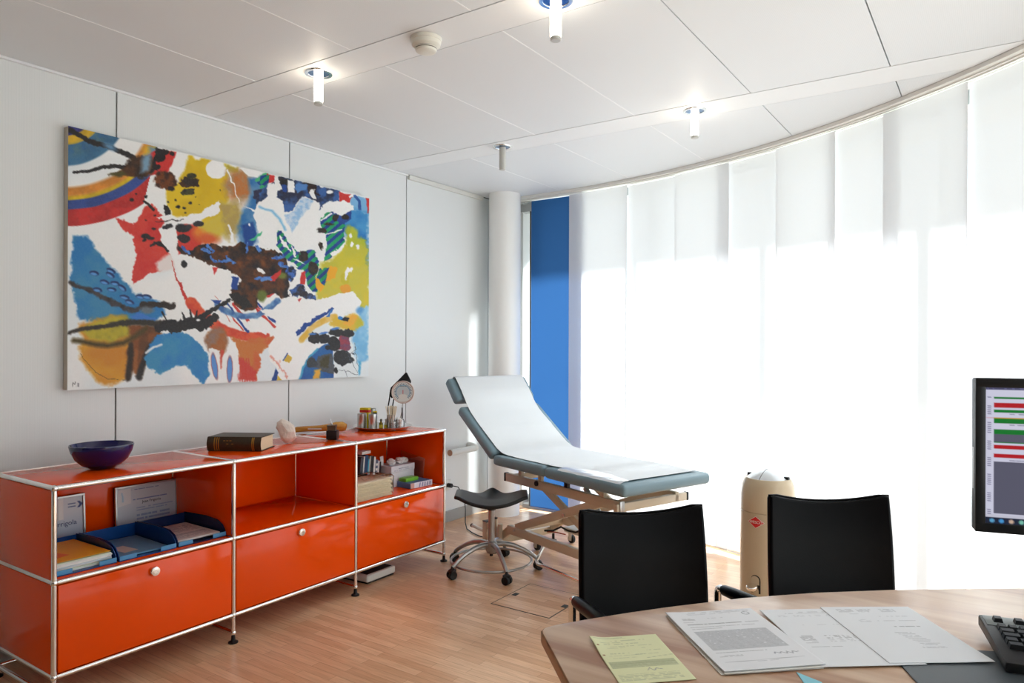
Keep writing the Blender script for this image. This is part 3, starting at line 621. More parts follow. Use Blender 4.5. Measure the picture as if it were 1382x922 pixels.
# dark brown mass across the middle
P('M', [(380, 420), (415, 440), (430, 430), (470, 412), (500, 410), (530, 425), (560, 420), (590, 405), (650, 425), (700, 430), (742, 455), (752, 510), (745, 560), (760, 592), (700, 580), (650, 590), (640, 620), (600, 640), (560, 612), (555, 570), (590, 530), (550, 500), (500, 482), (440, 462), (392, 450)], (88, 44, 16), soft=1.5, wob=7, col2=(26, 20, 22), nsc=24, seed=3)
for cx_, cy_, rx, ry in ((600, 470, 34, 20), (680, 470, 30, 18), (640, 510, 34, 16), (545, 450, 22, 12)): p.ell(cx_, cy_, rx, ry, (124, 62, 20), soft=8, wob=6, col2=(60, 32, 18), seed=int(cx_))
p.poly([(560, 520), (580, 520), (580, 560), (560, 560)], NAV); p.poly([(495, 490), (515, 492), (500, 515)], RED, wob=2)
for k, (a, b) in enumerate((((395, 425), (420, 440)), ((470, 430), (485, 445)), ((480, 425), (500, 438)), ((520, 470), (545, 470)), ((545, 455), (562, 475)), ((490, 460), (505, 470)), ((640, 530), (690, 524)), ((700, 455), (735, 450)), ((720, 470), (745, 495)), ((610, 410), (612, 435)), ((645, 420), (655, 435)))): p.line([a, b], 11, (82, 136, 214), wob=6, seed=k+20, col2=(50, 90, 170), nsc=6)
E_('E', 720, 260, 34, 42, (96, 110, 36), soft=4, wob=3); E_('E', 720, 262, 58, 62, (26, 22, 20), soft=1, wob=0) if False else None
P('E', [(690, 70), (720, 68), (745, 95), (735, 105), (700, 90)], W, wob=3); P('E', [(785, 125), (815, 110), (818, 150), (780, 158)], RED, wob=2)
P('E', [(505, 245), (560, 225), (590, 260), (640, 310), (650, 345), (600, 360), (560, 330), (520, 300)], (30, 26, 24), wob=6)
# centre right: blue and white clouds, stripes
P('C', [(-30, 280), (50, 180), (160, 100), (330, 140), (460, 165), (635, 205), (640, 290), (520, 310), (440, 400), (330, 420), (250, 390), (160, 380), (60, 420), (-40, 420)], (30, 36, 62), soft=1.5, wob=7, col2=(50, 92, 160), nsc=24, seed=6)
P('C', [(155, 100), (235, 115), (230, 170), (170, 160)], K, wob=5); P('C', [(330, 140), (430, 160), (480, 250), (420, 240), (380, 190)], (40, 26, 24), wob=6); P('C', [(225, 125), (270, 130), (275, 230), (220, 225)], W, wob=4)
P('C', [(285, 140), (360, 165), (370, 200), (300, 240), (270, 190)], (76, 128, 196), wob=6, soft=2)
P('C', [(60, 80), (125, 95), (115, 150), (60, 160)], RED); P('C', [(118, 98), (152, 105), (180, 200), (120, 220)], W); P('C', [(182, 165), (215, 168), (212, 222), (180, 218)], NAV)
P('C', [(630, 212), (748, 240), (715, 300), (625, 292)], RED, wob=3); P('C', [(705, 245), (735, 225), (745, 250), (715, 262)], W)
P('C', [(745, 238), (845, 262), (850, 380), (715, 350), (725, 270)], (120, 178, 222)); L_('C', [(755, 245), (785, 290), (790, 350)], 24, (40, 86, 160)); P('C', [(840, 258), (870, 265), (864, 380), (846, 374)], RED)
P('C', [(720, 350), (866, 372), (852, 840), (800, 820), (740, 560), (655, 560), (640, 420)], (64, 148, 206), soft=8, wob=8, col2=(30, 110, 186), nsc=50)
P('C', [(580, 390), (720, 360), (720, 430), (670, 460), (640, 620), (600, 640), (570, 500)], NAV, wob=3)
P('C', [(460, 800), (660, 650), (670, 540), (740, 500), (840, 640), (845, 800), (868, 930), (540, 930)], (196, 188, 52), soft=9, wob=10, col2=(214, 196, 40), nsc=60)
for ex, ey in ((700, 520), (745, 560), (760, 610), (700, 600), (810, 620)): E_('C', ex, ey, 26, 40, (176, 186, 40), soft=6, wob=6)
P('G', [(400, 60), (560, 20), (800, -20), (800, 290), (740, 325), (600, 240), (400, 235), (420, 170)], (224, 196, 40), soft=5, wob=8, col2=(204, 192, 60), nsc=50)
p_stripe = (np.sin((px_+py_*1.15)*0.19) > 0.0)
def stripes(k, pts, seed):
    before = p.c.copy(); P(k, pts, (0, 0, 0), wob=5, seed=seed); ch = np.abs(p.c-before).sum(1) > 0
    a = np.zeros(len(px_)); tmp = p.c; p.c = np.zeros_like(before); P(k, pts, (255, 255, 255), wob=5, seed=seed); a = p.c[:, 0]/255; p.c = before
    p.put(a*p_stripe, GRN, (16, 140, 84), 30, 3); p.put(a*(~p_stripe), (24, 62, 146), (18, 50, 124), 30, 3)
stripes('C', [(110, 545), (160, 530), (210, 600), (290, 690), (420, 680), (450, 760), (440, 840), (390, 930), (330, 850), (250, 780), (190, 730), (130, 650)], 31)
stripes('C', [(460, 450), (520, 380), (580, 370), (600, 440), (665, 480), (660, 600), (640, 660), (560, 720), (500, 760), (520, 640), (500, 540)], 33)
stripes('G', [(430, 20), (510, 10), (490, 110), (450, 150), (420, 90)], 35); stripes('G', [(330, 60), (400, 70), (420, 200), (380, 190), (340, 130)], 36); stripes('M', [(655, 185), (690, 180), (675, 225), (655, 215)], 37); stripes('G', [(255, 0), (340, 0), (330, 30), (270, 20)], 38)
P('C', [(-20, 330), (60, 260), (60, 180), (110, 160), (150, 190), (130, 260), (175, 290), (190, 390), (150, 400), (130, 500), (130, 620), (70, 670), (10, 620), (-10, 520), (-50, 420)], W, wob=4)
P('C', [(180, 400), (250, 370), (300, 300), (360, 255), (410, 290), (470, 310), (460, 400), (440, 490), (520, 560), (490, 640), (420, 600), (380, 670), (320, 680), (250, 630), (200, 560), (180, 480)], W, wob=4)
P('C', [(195, 410), (260, 370), (340, 258), (412, 292), (330, 420), (250, 540)], (150, 192, 230), soft=3, wob=5, col2=(206, 222, 240), nsc=9); L_('C', [(0, 345), (90, 375), (160, 440), (195, 520)], 14, (96, 178, 224), soft=4)
P('C', [(520, 310), (550, 285), (600, 300), (660, 290), (730, 320), (735, 350), (640, 400), (600, 390), (540, 350)], W, wob=5); P('C', [(400, 200), (440, 205), (440, 290), (410, 270)], W, wob=4); E_('C', 555, 218, 28, 14, W)
P('C', [(420, 610), (520, 560), (500, 770), (440, 730)], W, wob=5); P('C', [(540, 700), (640, 640), (665, 620), (650, 660), (560, 730)], W, wob=5); L_('C', [(480, 445), (560, 390)], 14, W, wob=3); L_('C', [(510, 555), (650, 510)], 9, W, wob=4); L_('C', [(160, 580), (220, 690)], 18, W, wob=6); L_('C', [(240, 650), (280, 740)], 14, W, wob=6)
P('C', [(250, 750), (300, 760), (360, 790), (300, 775)], W, wob=3)
for ex, ey, rx, ry in ((330, 730, 36, 46), (410, 825, 44, 56), (590, 420, 28, 22), (675, 418, 32, 24), (490, 520, 34, 22), (540, 470, 40, 14), (475, 645, 18, 22)): E_('C', ex, ey, rx, ry, (32, 28, 30), wob=5, seed=int(ex), col2=(52, 38, 26), nsc=10)
for ex, ey in ((715, 560), (715, 630), (770, 645), (690, 830), (715, 825)): E_('C', ex, ey, 12, 22, W, wob=4, seed=ex)
P('C', [(270, 840), (340, 830), (350, 922), (300, 922)], W, wob=3); P('C', [(320, 850), (350, 840), (348, 922), (318, 922)], RED); P('G', [(215, 130), (250, 120), (330, 40), (325, 150), (250, 160)], W, wob=3); P('G', [(300, 40), (330, 30), (325, 140), (285, 130)], RED)
P('C', [(540, 800), (610, 820), (580, 900), (530, 922), (525, 850)], (240, 172, 30), wob=4); P('G', [(395, 80), (420, 85), (470, 150), (440, 190), (410, 150)], (240, 172, 30), wob=3); P('G', [(500, 20), (560, 10), (540, 80), (480, 110)], (240, 170, 30), wob=4)
E_('G', 625, 160, 40, 36, (236, 160, 40), wob=3); E_('G', 625, 85, 36, 40, (200, 186, 40), wob=3); E_('G', 635, 60, 12, 34, W, wob=4)
E_('G', 290, 170, 40, 34, (52, 88, 160), wob=6, col2=(30, 30, 40), nsc=8); P('G', [(190, 170), (260, 150), (340, 180), (400, 220), (390, 245), (330, 240), (290, 215), (220, 220)], (44, 40, 50), wob=7, col2=(56, 100, 180), nsc=12); E_('G', 220, 50, 30, 60, (60, 104, 190), wob=7, col2=(26, 26, 40), nsc=10); E_('G', 155, 70, 34, 24, (110, 120, 40), soft=4); P('G', [(75, 80), (150, 20), (140, 60), (100, 110)], RED, wob=2)
L_('G', [(0, 100), (75, 95)], 22, (86, 136, 210), wob=4)
# white cloud and yellow band, lower right
P('G', [(-40, 300), (0, 320), (90, 320), (160, 235), (250, 220), (330, 255), (400, 240), (500, 225), (600, 195), (685, 175), (735, 250), (715, 310), (640, 335), (590, 385), (560, 350), (440, 380), (380, 400), (330, 450), (250, 490), (290, 550), (450, 570), (340, 690), (270, 835), (110, 845), (105, 745), (60, 700), (50, 590), (100, 490), (120, 400), (40, 360)], W, wob=4)
P('G', [(262, 235), (290, 235), (278, 260)], RED)
L_('G', [(262, 490), (330, 430), (400, 380), (520, 320)], 34, NAV, wob=6, w2=20); L_('G', [(290, 540), (380, 440), (460, 395), (545, 368)], 44, (226, 178, 60), soft=2.5, col2=(232, 196, 110)); P('G', [(520, 320), (530, 320), (510, 370), (480, 370)], (40, 110, 190))
P('G', [(500, 420), (560, 360), (600, 400), (680, 335), (745, 395), (725, 470), (640, 470), (560, 450)], (222, 182, 46), soft=4, wob=6); P('G', [(600, 430), (670, 335), (715, 380), (660, 440)], (238, 172, 50), soft=3); E_('G', 725, 420, 30, 44, (196, 184, 40), soft=6)
P('G', [(712, 330), (795, 290), (788, 690), (700, 700), (690, 560), (655, 540), (690, 470), (750, 420)], (112, 180, 226), soft=6, wob=8, col2=(150, 204, 236)); E_('G', 728, 320, 26, 26, (90, 156, 214), soft=5)
P('G', [(575, 385), (620, 375), (655, 380), (640, 410), (600, 400)], K, wob=4); E_('G', 585, 378, 18, 14, (40, 130, 210))
P('G', [(268, 835), (290, 750), (340, 660), (400, 610), (460, 570), (525, 560), (522, 820), (400, 830)], (20, 72, 152), soft=1.5, wob=2, col2=(24, 90, 160)); L_('G', [(270, 830), (300, 740), (350, 660), (410, 605)], 14, (60, 160, 200), soft=2)
P('G', [(420, 650), (525, 632), (520, 790), (440, 780), (380, 740)], (70, 74, 82), soft=1.5, wob=5); P('G', [(440, 660), (500, 650), (480, 740), (420, 740)], (60, 54, 26), soft=3, wob=6); E_('G', 365, 705, 40, 46, (50, 54, 62), wob=5)
P('G', [(385, 770), (425, 755), (410, 830), (365, 830)], (232, 170, 50), soft=3)
P('G', [(575, 500), (620, 490), (662, 600), (640, 612), (555, 612)], (150, 48, 66), wob=4, col2=(110, 60, 90), nsc=8)
for ex, ey, rx, ry in ((385, 530, 46, 40), (460, 528, 42, 38), (545, 488, 48, 30), (635, 495, 50, 33), (530, 565, 46, 48), (590, 665, 62, 56), (640, 685, 40, 24), (535, 765, 18, 24), (500, 600, 28, 16)): E_('G', ex, ey, rx, ry, (30, 28, 30), wob=5, seed=int(ex))
for ex, ey in ((375, 497), (455, 490), (540, 455)): E_('G', ex, ey, 30, 7, (60, 120, 200), ang=-8)
P('G', [(150, 690), (185, 645), (218, 665), (200, 705)], (216, 176, 50)); P('G', [(62, 840), (100, 748), (112, 780), (108, 842)], (28, 60, 134)); P('G', [(110, 800), (140, 842), (108, 842)], (214, 176, 40)); L_('G', [(150, 690), (185, 640)], 8, NAV)
L_('G', [(70, 660), (120, 720), (180, 830)], 10, (226, 130, 110), soft=3, wob=8)
for a, b in (((600, 690), (700, 600)), ((640, 640), (700, 780)), ((560, 750), (700, 790)), ((620, 620), (690, 640)), ((600, 760), (620, 830)), ((690, 560), (700, 690)), ((700, 690), (720, 780))): L_('G', [a, b], 3, (60, 66, 80), soft=0.6, wob=5)
P('G', [(715, 690), (735, 690), (725, 800), (708, 800)], (70, 170, 216), soft=3)
L_('B', [(495, 210), (520, 280), (545, 300), (550, 370), (575, 425)], 10, W, wob=3, w2=5); P('B', [(600, 445), (690, 490), (740, 520), (700, 540), (680, 500)], W, wob=3); L_('B', [(490, 590), (520, 650), (520, 700)], 12, W, w2=20, wob=3); E_('B', 640, 585, 7, 12, W); P('B', [(640, 690), (735, 625), (730, 650), (670, 690)], (60, 180, 130)); 
L_('D', [(80, 865), (84, 835), (92, 850), (98, 832), (102, 862)], 2.5, (96, 96, 100), soft=0.6, wob=0); E_('D', 116, 846, 5, 6, (110, 110, 114), wob=0); E_('D', 116, 858, 5, 6, (110, 110, 114), wob=0)
p.put(0.06+0.10*vnoise(px_, py_, 3.0, 71), (200, 200, 198))
p.write(me); link('painted_canvas', me, pt)

# ------------------------------------------------------------------ the orange sideboard: chromed tubes, ball joints, enamelled panels
XF, XB, ZB = 0.6226, 0.1246, 0.1274      # front and back tube axes, bottom row axis
Y0 = 1.229; YS = [Y0, Y0+0.75, Y0+1.5, Y0+2.25]; ZS = [ZB, ZB+0.35, ZB+0.70]
sb = thing('sideboard', 'long orange metal sideboard with chrome tube frame and three drop doors', 'sideboard', (XF, Y0, 0.0))
lx, ly = XB-XF, 0.0                       # local: x=0 front, x=lx back
def tubeL(a, b, nm='frame_tube'): return MB().cyl(a, b, 0.0095, 14).build(nm, M['chrome'], sb)
for k in range(4):
    for x in (0.0, lx):
        for z in ZS: MB().ball((x, 0.75*k, z), 0.0128, 14).build('ball_joint', M['chrome'], sb)
        for z0, z1 in zip(ZS, ZS[1:]): tubeL((x, 0.75*k, z0+0.010), (x, 0.75*k, z1-0.010))
        tubeL((x, 0.75*k, 0.052), (x, 0.75*k, ZB-0.010), 'leg'); MB().ball((x, 0.75*k, 0.046), 0.0128, 14).build('ball_joint', M['chrome'], sb)
        MB().lathe([(0.0, 0.0005), (0.022, 0.0005), (0.022, 0.006), (0.010, 0.012), (0.008, 0.036), (0.0, 0.036)], 18, Matrix.Translation((x, 0.75*k, 0))).build('foot_glide', M['black_plastic'], sb)
    for z in ZS+[0.046]: tubeL((-0.010, 0.75*k, z), (lx+0.010, 0.75*k, z))
    if k < 3:
        for z in ZS:
            for x in (0.0, lx): tubeL((x, 0.75*k+0.010, z), (x, 0.75*k+0.74, z))
        tubeL((lx, 0.75*k+0.010, 0.046), (lx, 0.75*k+0.74, 0.046))
def panel(nm, x0, x1, y0, y1, z0, z1): return MB().box(x0, x1, y0, y1, z0, z1, 0.0025, 2).build(nm, M['orange'], sb)
G = 0.0098
for k in range(3):
    ya, yb = 0.75*k+G, 0.75*(k+1)-G
    panel('top_panel', lx+G, -G, ya, yb, ZS[2]-0.008, ZS[2]+0.006)
    panel('shelf_panel', lx+G, -G, ya, yb, ZS[1]-0.008, ZS[1]+0.006)
    panel('bottom_panel', lx+G, -G, ya, yb, ZS[0]-0.006, ZS[0]+0.006)
    for z0, z1 in zip(ZS, ZS[1:]): panel('back_panel', lx-0.006, lx+0.006, ya, yb, z0+G, z1-G)
    d = panel('drop_door', -0.010, 0.0055, ya+0.003, yb-0.003, ZS[0]+G+0.003, ZS[1]-G-0.003)
    kb = MB().lathe([(0.0, 0.0), (0.013, 0.0), (0.015, 0.004), (0.0185, 0.007), (0.0195, 0.013), (0.0175, 0.0165), (0.008, 0.0175), (0.007, 0.0165), (0.0, 0.0165)], 28, Matrix.Translation((0.0055, 0.375 if k < 2 else 0.383, ZS[1]-0.050)) @ Matrix.Translation((0, 0.75*k, 0)) @ Matrix.Rotation(PI/2, 4, 'Y')).build('knob', M['chrome'], d)
for k in range(4):
    for z0, z1 in zip(ZS, ZS[1:]): panel('side_panel', lx+G, -G, 0.75*k-0.006, 0.75*k+0.006, z0+G, z1-G)
# perforated strip up the rear corner of the first open bay
st = MB()
for k in range(22): st.ball((lx+0.012, 0.7405, ZS[1]+0.03+k*0.0135), 0.0028, 6)
st.build('perforation', plain('pale_red_dot', S(230, 110, 80)), sb)
ZT, ZM = ZS[2]+0.0065, ZS[1]+0.0065       # heights of top and shelf surfaces

# ---- on top
t = thing('glass_bowl', 'deep cobalt blue glass bowl on the left end of the sideboard', 'bowl', (0.350, 1.530, ZT))
MB().lathe([(0.0, 0.0005), (0.045, 0.0005), (0.050, 0.004), (0.075, 0.016), (0.100, 0.040), (0.116, 0.072), (0.123, 0.098), (0.122, 0.103), (0.118, 0.103), (0.110, 0.078), (0.092, 0.044), (0.066, 0.024), (0.0, 0.018)], 56).build('bowl', M['cobalt'], t)
t = thing('old_book', 'thick old brown leather book with gilt bands lying on the sideboard', 'book', (0.272, 2.070, ZT), math.atan2(0.140, 0.224))
bl, bd, bh = 0.272, 0.180, 0.072
MB().box(0.012, bl-0.008, 0.006, bd-0.008, 0.004, bh-0.004).build('page_block', M['pages'], t)
MB().box(0, bl, 0.004, bd, 0.0005, 0.0045, 0.0012, 1).build('back_cover', M['book_cover'], t); MB().box(0, bl, 0.004, bd, bh-0.0045, bh-0.0005, 0.0012, 1).build('front_cover', M['book_cover'], t)
sp_ = MB(); sp_.sheet(lambda u, v: (bl*u, 0.006-0.012*math.sin(PI*v), 0.0006+(bh-0.0012)*v), 1, 10); sp_.build('spine', M['book_cover'], t)
for gx in (0.036, 0.047, 0.057, 0.225, 0.233): 
    bb = MB(); bb.sheet(lambda u, v: (gx+0.0045*u, 0.0054-0.0122*math.sin(PI*v), 0.0006+(bh-0.0012)*v), 1, 10); bb.build('gilt_band', M['gold'], t)
lg = [0.0]; 
for k, (gx, gz) in enumerate(((0.085, 0.052), (0.10, 0.052), (0.115, 0.052), (0.10, 0.036), (0.125, 0.036))): MB().box(gx, gx+0.010, -0.0078, -0.0066, gz, gz+0.003).build('gilt_mark', M['gold'], t)

rk = bmesh.new(); bmesh.ops.create_icosphere(rk, subdivisions=3, radius=1.0)
prof = [(0.0, 0.036, 0.030, 0.0, 0.0), (0.25, 0.050, 0.034, 0.004, 0.0), (0.55, 0.046, 0.030, -0.006, 0.0), (0.80, 0.036, 0.026, -0.020, 0.0), (1.0, 0.020, 0.016, -0.030, 0.0)]
for v in rk.verts:
    z = (v.co.z+1)/2; a = 0
    for p0, p1 in zip(prof, prof[1:]):
        if p0[0] <= z <= p1[0]:
            f = (z-p0[0])/(p1[0]-p0[0]); w_, d_, o_ = [p0[i]+(p1[i]-p0[i])*f for i in (1, 2, 3)]; break
    rad = math.hypot(v.co.x, v.co.y) or 1; sq = min(1.0, rad*1.25)/rad
    q_ = Vector((v.co.x, v.co.y, v.co.z)); n_ = 0.0
    for sd in range(7):
        dv = Vector((math.sin(sd*2.4+1), math.cos(sd*1.7), math.sin(sd*3.3))).normalized(); n_ = max(n_, q_.dot(dv))
    f2 = 0.80/max(0.62, n_)
    v.co = Vector((v.co.x*sq*w_*f2+o_, v.co.y*sq*d_*f2, z*0.130*min(1.0, 0.9+0.1*f2)))
for v in rk.verts: v.co += Vector((random.uniform(-1, 1), random.uniform(-1, 1), random.uniform(-0.6, 0.6)))*0.0015
rme = bpy.data.meshes.new('quartz_crystal'); rk.to_mesh(rme); rk.free(); rme.materials.append(M['quartz']); rme.polygons.foreach_set('use_smooth', [False]*len(rme.polygons))
o = link('quartz_crystal', rme); o.location = (0.352, 2.492, ZT); o.rotation_euler = (0, 0, yaw); tag(o, 'rough pale pink quartz crystal standing next to the old book', 'crystal')

t = thing('wooden_mallet', 'varnished wooden club with thick rounded end behind the dark cube', 'mallet', (0.190, 2.845, ZT), 0.61)
t.location = (0.185, 2.838, ZT)
path = [(-0.150, 0, 0.0), (-0.120, 0, 0.012), (-0.05, 0, 0.018), (0.02, 0, 0.022), (0.075, 0, 0.030), (0.11, 0, 0.036), (0.145, 0, 0.036), (0.168, 0, 0.031)]
mm = MB(); mm.tube([(x, y, 0.019+z*0.75) for x, y, z in path], [0.013, 0.0165, 0.0165, 0.018, 0.022, 0.028, 0.029, 0.020], 18); mm.build('handle', M['mallet'], t, 60)
MB().box(-0.052, 0.030, -0.0185, -0.0165, 0.030, 0.037, 0.0005, 1).build('white_inscription', M['white_plastic'], t)
t = thing('desk_ornament', 'small black cube with a metal block and pin on top, at the sideboard edge', 'ornament', (0.428, 2.738, ZT), yaw)
MB().box(-0.029, 0.029, -0.029, 0.029, 0.0005, 0.050, 0.0015, 1).build('black_cube', M['black_plastic'], t)
MB().box(-0.026, 0.018, -0.020, 0.020, 0.0505, 0.070, 0.001, 1).build('glass_block', M['brass'], t)
MB().box(-0.028, 0.020, -0.022, 0.022, 0.070, 0.080, 0.001, 1).build('metal_plate', M['brass'], t)
MB().tube([(-0.006, 0, 0.080), (-0.008, 0, 0.098), (-0.013, 0, 0.114)], 0.0022, 8).ball((-0.006, 0, 0.086), 0.006, 10).build('pin', M['steel'], t)

# tray with instruments
TC = (0.292, 3.268)
t = thing('steel_tray', 'round polished steel tray carrying jars at the right end of the sideboard', 'tray', (TC[0], TC[1], ZT))
MB().lathe([(0.0, 0.0005), (0.150, 0.0005), (0.160, 0.003), (0.178, 0.016), (0.184, 0.019), (0.1845, 0.021), (0.178, 0.019), (0.158, 0.006), (0.150, 0.0035), (0.0, 0.0035)], 64).build('dish', M['steel'], t)
ZTR = ZT+0.0038
def canister(x, y, r, h, label, m, lidm=None, group=None, name='canister', cat='canister', rz=0.0):
    t = thing(name, label, cat, (x, y, ZTR), rz, group)
    MB().lathe([(0.0, 0.0005), (r-0.001, 0.0005), (r, 0.002), (r, h), (r-0.001, h+0.001), (r-0.002, h), (r-0.002, 0.003), (0.0, 0.003)], 28).build('body', m, t)
    if lidm: MB().lathe([(r*1.03, h-0.006), (r*1.03, h+0.002), (r*0.9, h+0.005), (0.0, h+0.005)], 28).build('lid', lidm, t)
    return t
canister(0.232, 3.150, 0.029, 0.096, 'polished steel canister at the left rim of the tray', M['steel'])
canister(0.318, 3.158, 0.026, 0.098, 'second steel canister, touching the left one, nearer the tray front', M['steel'])
canister(0.196, 3.268, 0.026, 0.118, 'tall grey metal canister at the back of the tray', M['silver'])
t = thing('medicine_carton', 'yellow carton with a red band standing behind the steel canisters', 'carton', (0.205, 3.205, ZTR), 0.35)
MB().box(-0.030, 0.030, -0.018, 0.018, 0.0005, 0.128, 0.001, 1).build('carton', plain('yellow_card', S(232, 206, 30)), t)
MB().box(-0.0306, 0.0306, -0.0186, 0.0186, 0.100, 0.116).build('red_band', plain('red_card', S(205, 40, 36)), t)
MB().box(-0.0306, 0.012, -0.0186, 0.0186, 0.004, 0.098).build('white_label', plain('white_card', S(232, 232, 226)), t)
t = thing('ampoule_box', 'narrow upright yellow box in front of the grey metal canister', 'box', (0.290, 3.205, ZTR), 0.6)
MB().box(-0.011, 0.011, -0.009, 0.009, 0.0005, 0.112, 0.001, 1).build('box', plain('bright_yellow_card', S(240, 212, 20)), t)
MB().box(-0.0113, 0.0113, -0.0093, 0.0093, 0.090, 0.104).build('dark_band', M['black_plastic'], t)
for k, (x, y, lb, cm) in enumerate(((0.325, 3.222, 'small brown capped bottle in front of the yellow boxes', M['brass']), (0.352, 3.238, 'small clear bottle with yellow label between brown bottle and glass beaker', M['white_plastic']))):
    t = thing('dropper_bottle', lb, 'bottle', (x, y, ZTR), 0.0, 'dropper bottles on the tray')
    MB().lathe([(0.0, 0.0005), (0.011, 0.0005), (0.012, 0.002), (0.012, 0.036), (0.006, 0.044), (0.006, 0.048), (0.0, 0.048)], 20).build('bottle', plain('amber_glass', S(130, 110, 40), 0.1) if k == 0 else M['white_plastic'], t)
    MB().lathe([(0.0, 0.0485), (0.0075, 0.0485), (0.0075, 0.060), (0.004, 0.063), (0.0, 0.064)], 16).build('cap', cm, t)
    MB().lathe([(0.0123, 0.008), (0.0123, 0.028)], 20).build('label_band', plain('bottle_label', S(226, 200, 60)), t)
t = thing('brush_beaker', 'glass beaker holding a bunch of pale spatulas', 'beaker', (0.392, 3.240, ZTR))
MB().lathe([(0.0, 0.0005), (0.024, 0.0005), (0.0245, 0.002), (0.0255, 0.092), (0.0262, 0.093), (0.0245, 0.092), (0.0235, 0.004), (0.0, 0.004)], 28).build('beaker', M['acrylic'], t)
for k in range(14):
    a = k*2.4; rr_ = 0.004+0.0105*(k/14)**0.5; s0 = tag(MB().box(-0.0035, 0.0035, -0.0009, 0.0009, 0.0, 0.142, 0.0004, 1).build('wooden_spatula', M['cork']), 'pale wooden spatula in the bunch standing in the glass beaker', 'spatula', 'spatulas in the beaker')
    s0.location = (0.392+rr_*math.cos(a)*0.8, 3.240+rr_*math.sin(a)*0.8, ZTR+0.006); s0.rotation_euler = (-math.sin(a)*0.14+0.08*0.56, math.cos(a)*0.14+0.08*0.83, a)
t = thing('swab_jar', 'small glass jar full of cotton swabs at the right front of the tray', 'jar', (0.410, 3.300, ZTR))
MB().lathe([(0.0, 0.0005), (0.028, 0.0005), (0.030, 0.003), (0.030, 0.050), (0.026, 0.056), (0.026, 0.060), (0.0235, 0.060), (0.0235, 0.055), (0.0275, 0.049), (0.0275, 0.004), (0.0, 0.004)], 28).build('jar', M['acrylic'], t)
for k in range(9): MB().ball((0.014*math.cos(k*2.1)*(k % 3)/2, 0.014*math.sin(k*2.1)*(k % 3)/2, 0.014+0.0062*k), 0.012, 8, (1, 1, 0.8)).build('cotton_ball', M['tissue'] if k % 3 else plain('pinkish_cotton', S(232, 200, 184)), t)
t = thing('specimen_glass', 'squat clear glass with a metal rim beside the beaker', 'glass', (0.440, 3.210, ZTR))
MB().lathe([(0.0, 0.0005), (0.014, 0.0005), (0.015, 0.002), (0.015, 0.052), (0.0135, 0.052), (0.0135, 0.004), (0.0, 0.004)], 20).build('glass', M['acrylic'], t)
MB().lathe([(0.0155, 0.048), (0.0158, 0.054), (0.013, 0.055)], 20).build('rim', M['steel'], t)
# blood pressure gauge on a stand
gx, gy = 0.352, 3.385
t = thing('blood_pressure_gauge', 'round blood pressure dial on a thin stand with a black cuff behind it', 'gauge', (gx, gy, ZTR), 0.60)
MB().lathe([(0.0, 0.0005), (0.034, 0.0005), (0.034, 0.005), (0.006, 0.009), (0.0, 0.009)], 28, Matrix.Translation((-0.028, -0.004, 0))).build('base', M['steel'], t)
MB().tube([(-0.028, -0.004, 0.008), (-0.010, -0.002, 0.06), (0, 0, 0.10), (0.004, -0.004, 0.150)], 0.0045, 10).build('stand', M['steel'], t)
fm = Matrix.Translation((0.006, -0.012, 0.224)) @ Matrix.Rotation(PI/2, 4, 'X')
MB().lathe([(0.0, -0.030), (0.055, -0.030), (0.070, -0.020), (0.0735, -0.004), (0.0735, 0.006), (0.070, 0.009), (0.066, 0.006), (0.066, 0.002), (0.0, 0.002)], 44, fm).build('housing', mat('rose_metal_rim', S(216, 196, 188), 0.3, 0.2), t)
def dial(p):
    p.ell(62, 62, 46, 46, (130, 184, 214), soft=1, wob=0); p.ell(62, 62, 42, 42, (208, 218, 222), soft=1, wob=0)
    for k in range(26):
        a = math.radians(130+k*11); p.line([(62+46*math.cos(a), 62+46*math.sin(a)), (62+(54 if k % 2 else 57)*math.cos(a), 62+(54 if k % 2 else 57)*math.sin(a))], 3.2, (60, 96, 130), soft=0.8, wob=0)
    p.text(42, 20, 84, 28, 1, (60, 70, 80), 0.8, 0.7, 4, 4); p.line([(62, 92), (62, 50)], 4, (210, 60, 60), soft=1, wob=0); p.ell(62, 92, 30, 18, (236, 236, 232), soft=2, wob=0)
dl = printed('dial_face', 0.124, 0.124, 70, 70, dial, M['print_gloss'], t, (236, 238, 236))
fm2 = Matrix.Translation((0.006, -0.0145, 0.224)) @ Matrix.Rotation(PI/2, 4, 'X') @ Matrix.Translation((-0.062, 0.062, 0))
dm = dl.data; bmm = bmesh.new(); bmm.from_mesh(dm); bmesh.ops.delete(bmm, geom=[v for v in bmm.verts if math.hypot(v.co.x-0.062, v.co.y+0.062) > 0.064], context='VERTS'); bmesh.ops.transform(bmm, matrix=fm2, verts=bmm.verts); bmm.to_mesh(dm); bmm.free()
MB().prism([(-0.088, 0.205), (-0.080, 0.250), (-0.030, 0.300), (0.018, 0.350), (0.026, 0.345), (0.052, 0.292), (0.040, 0.230), (-0.075, 0.180)], 0.0, 0.016, 0.004, 2, Matrix.Translation((0, 0.040, 0)) @ Matrix.Rotation(PI/2, 4, 'X')).build('cuff', M['black_plastic'], t)
for dx in (-0.092, -0.064): MB().tube([(dx+0.012, 0.028, 0.235), (dx+0.004, 0.026, 0.17), (dx-0.004, 0.022, 0.12), (dx-0.004, 0.016, 0.055), (dx+0.02, 0.01, 0.012)], 0.0042, 8).build('hose', M['black_rubber'], t)
MB().tube([(0.0, -0.006, 0.125), (0.001, -0.006, 0.06), (-0.010, -0.012, 0.035), (-0.026, -0.018, 0.022)], 0.0042, 8).build('hose', M['black_rubber'], t)

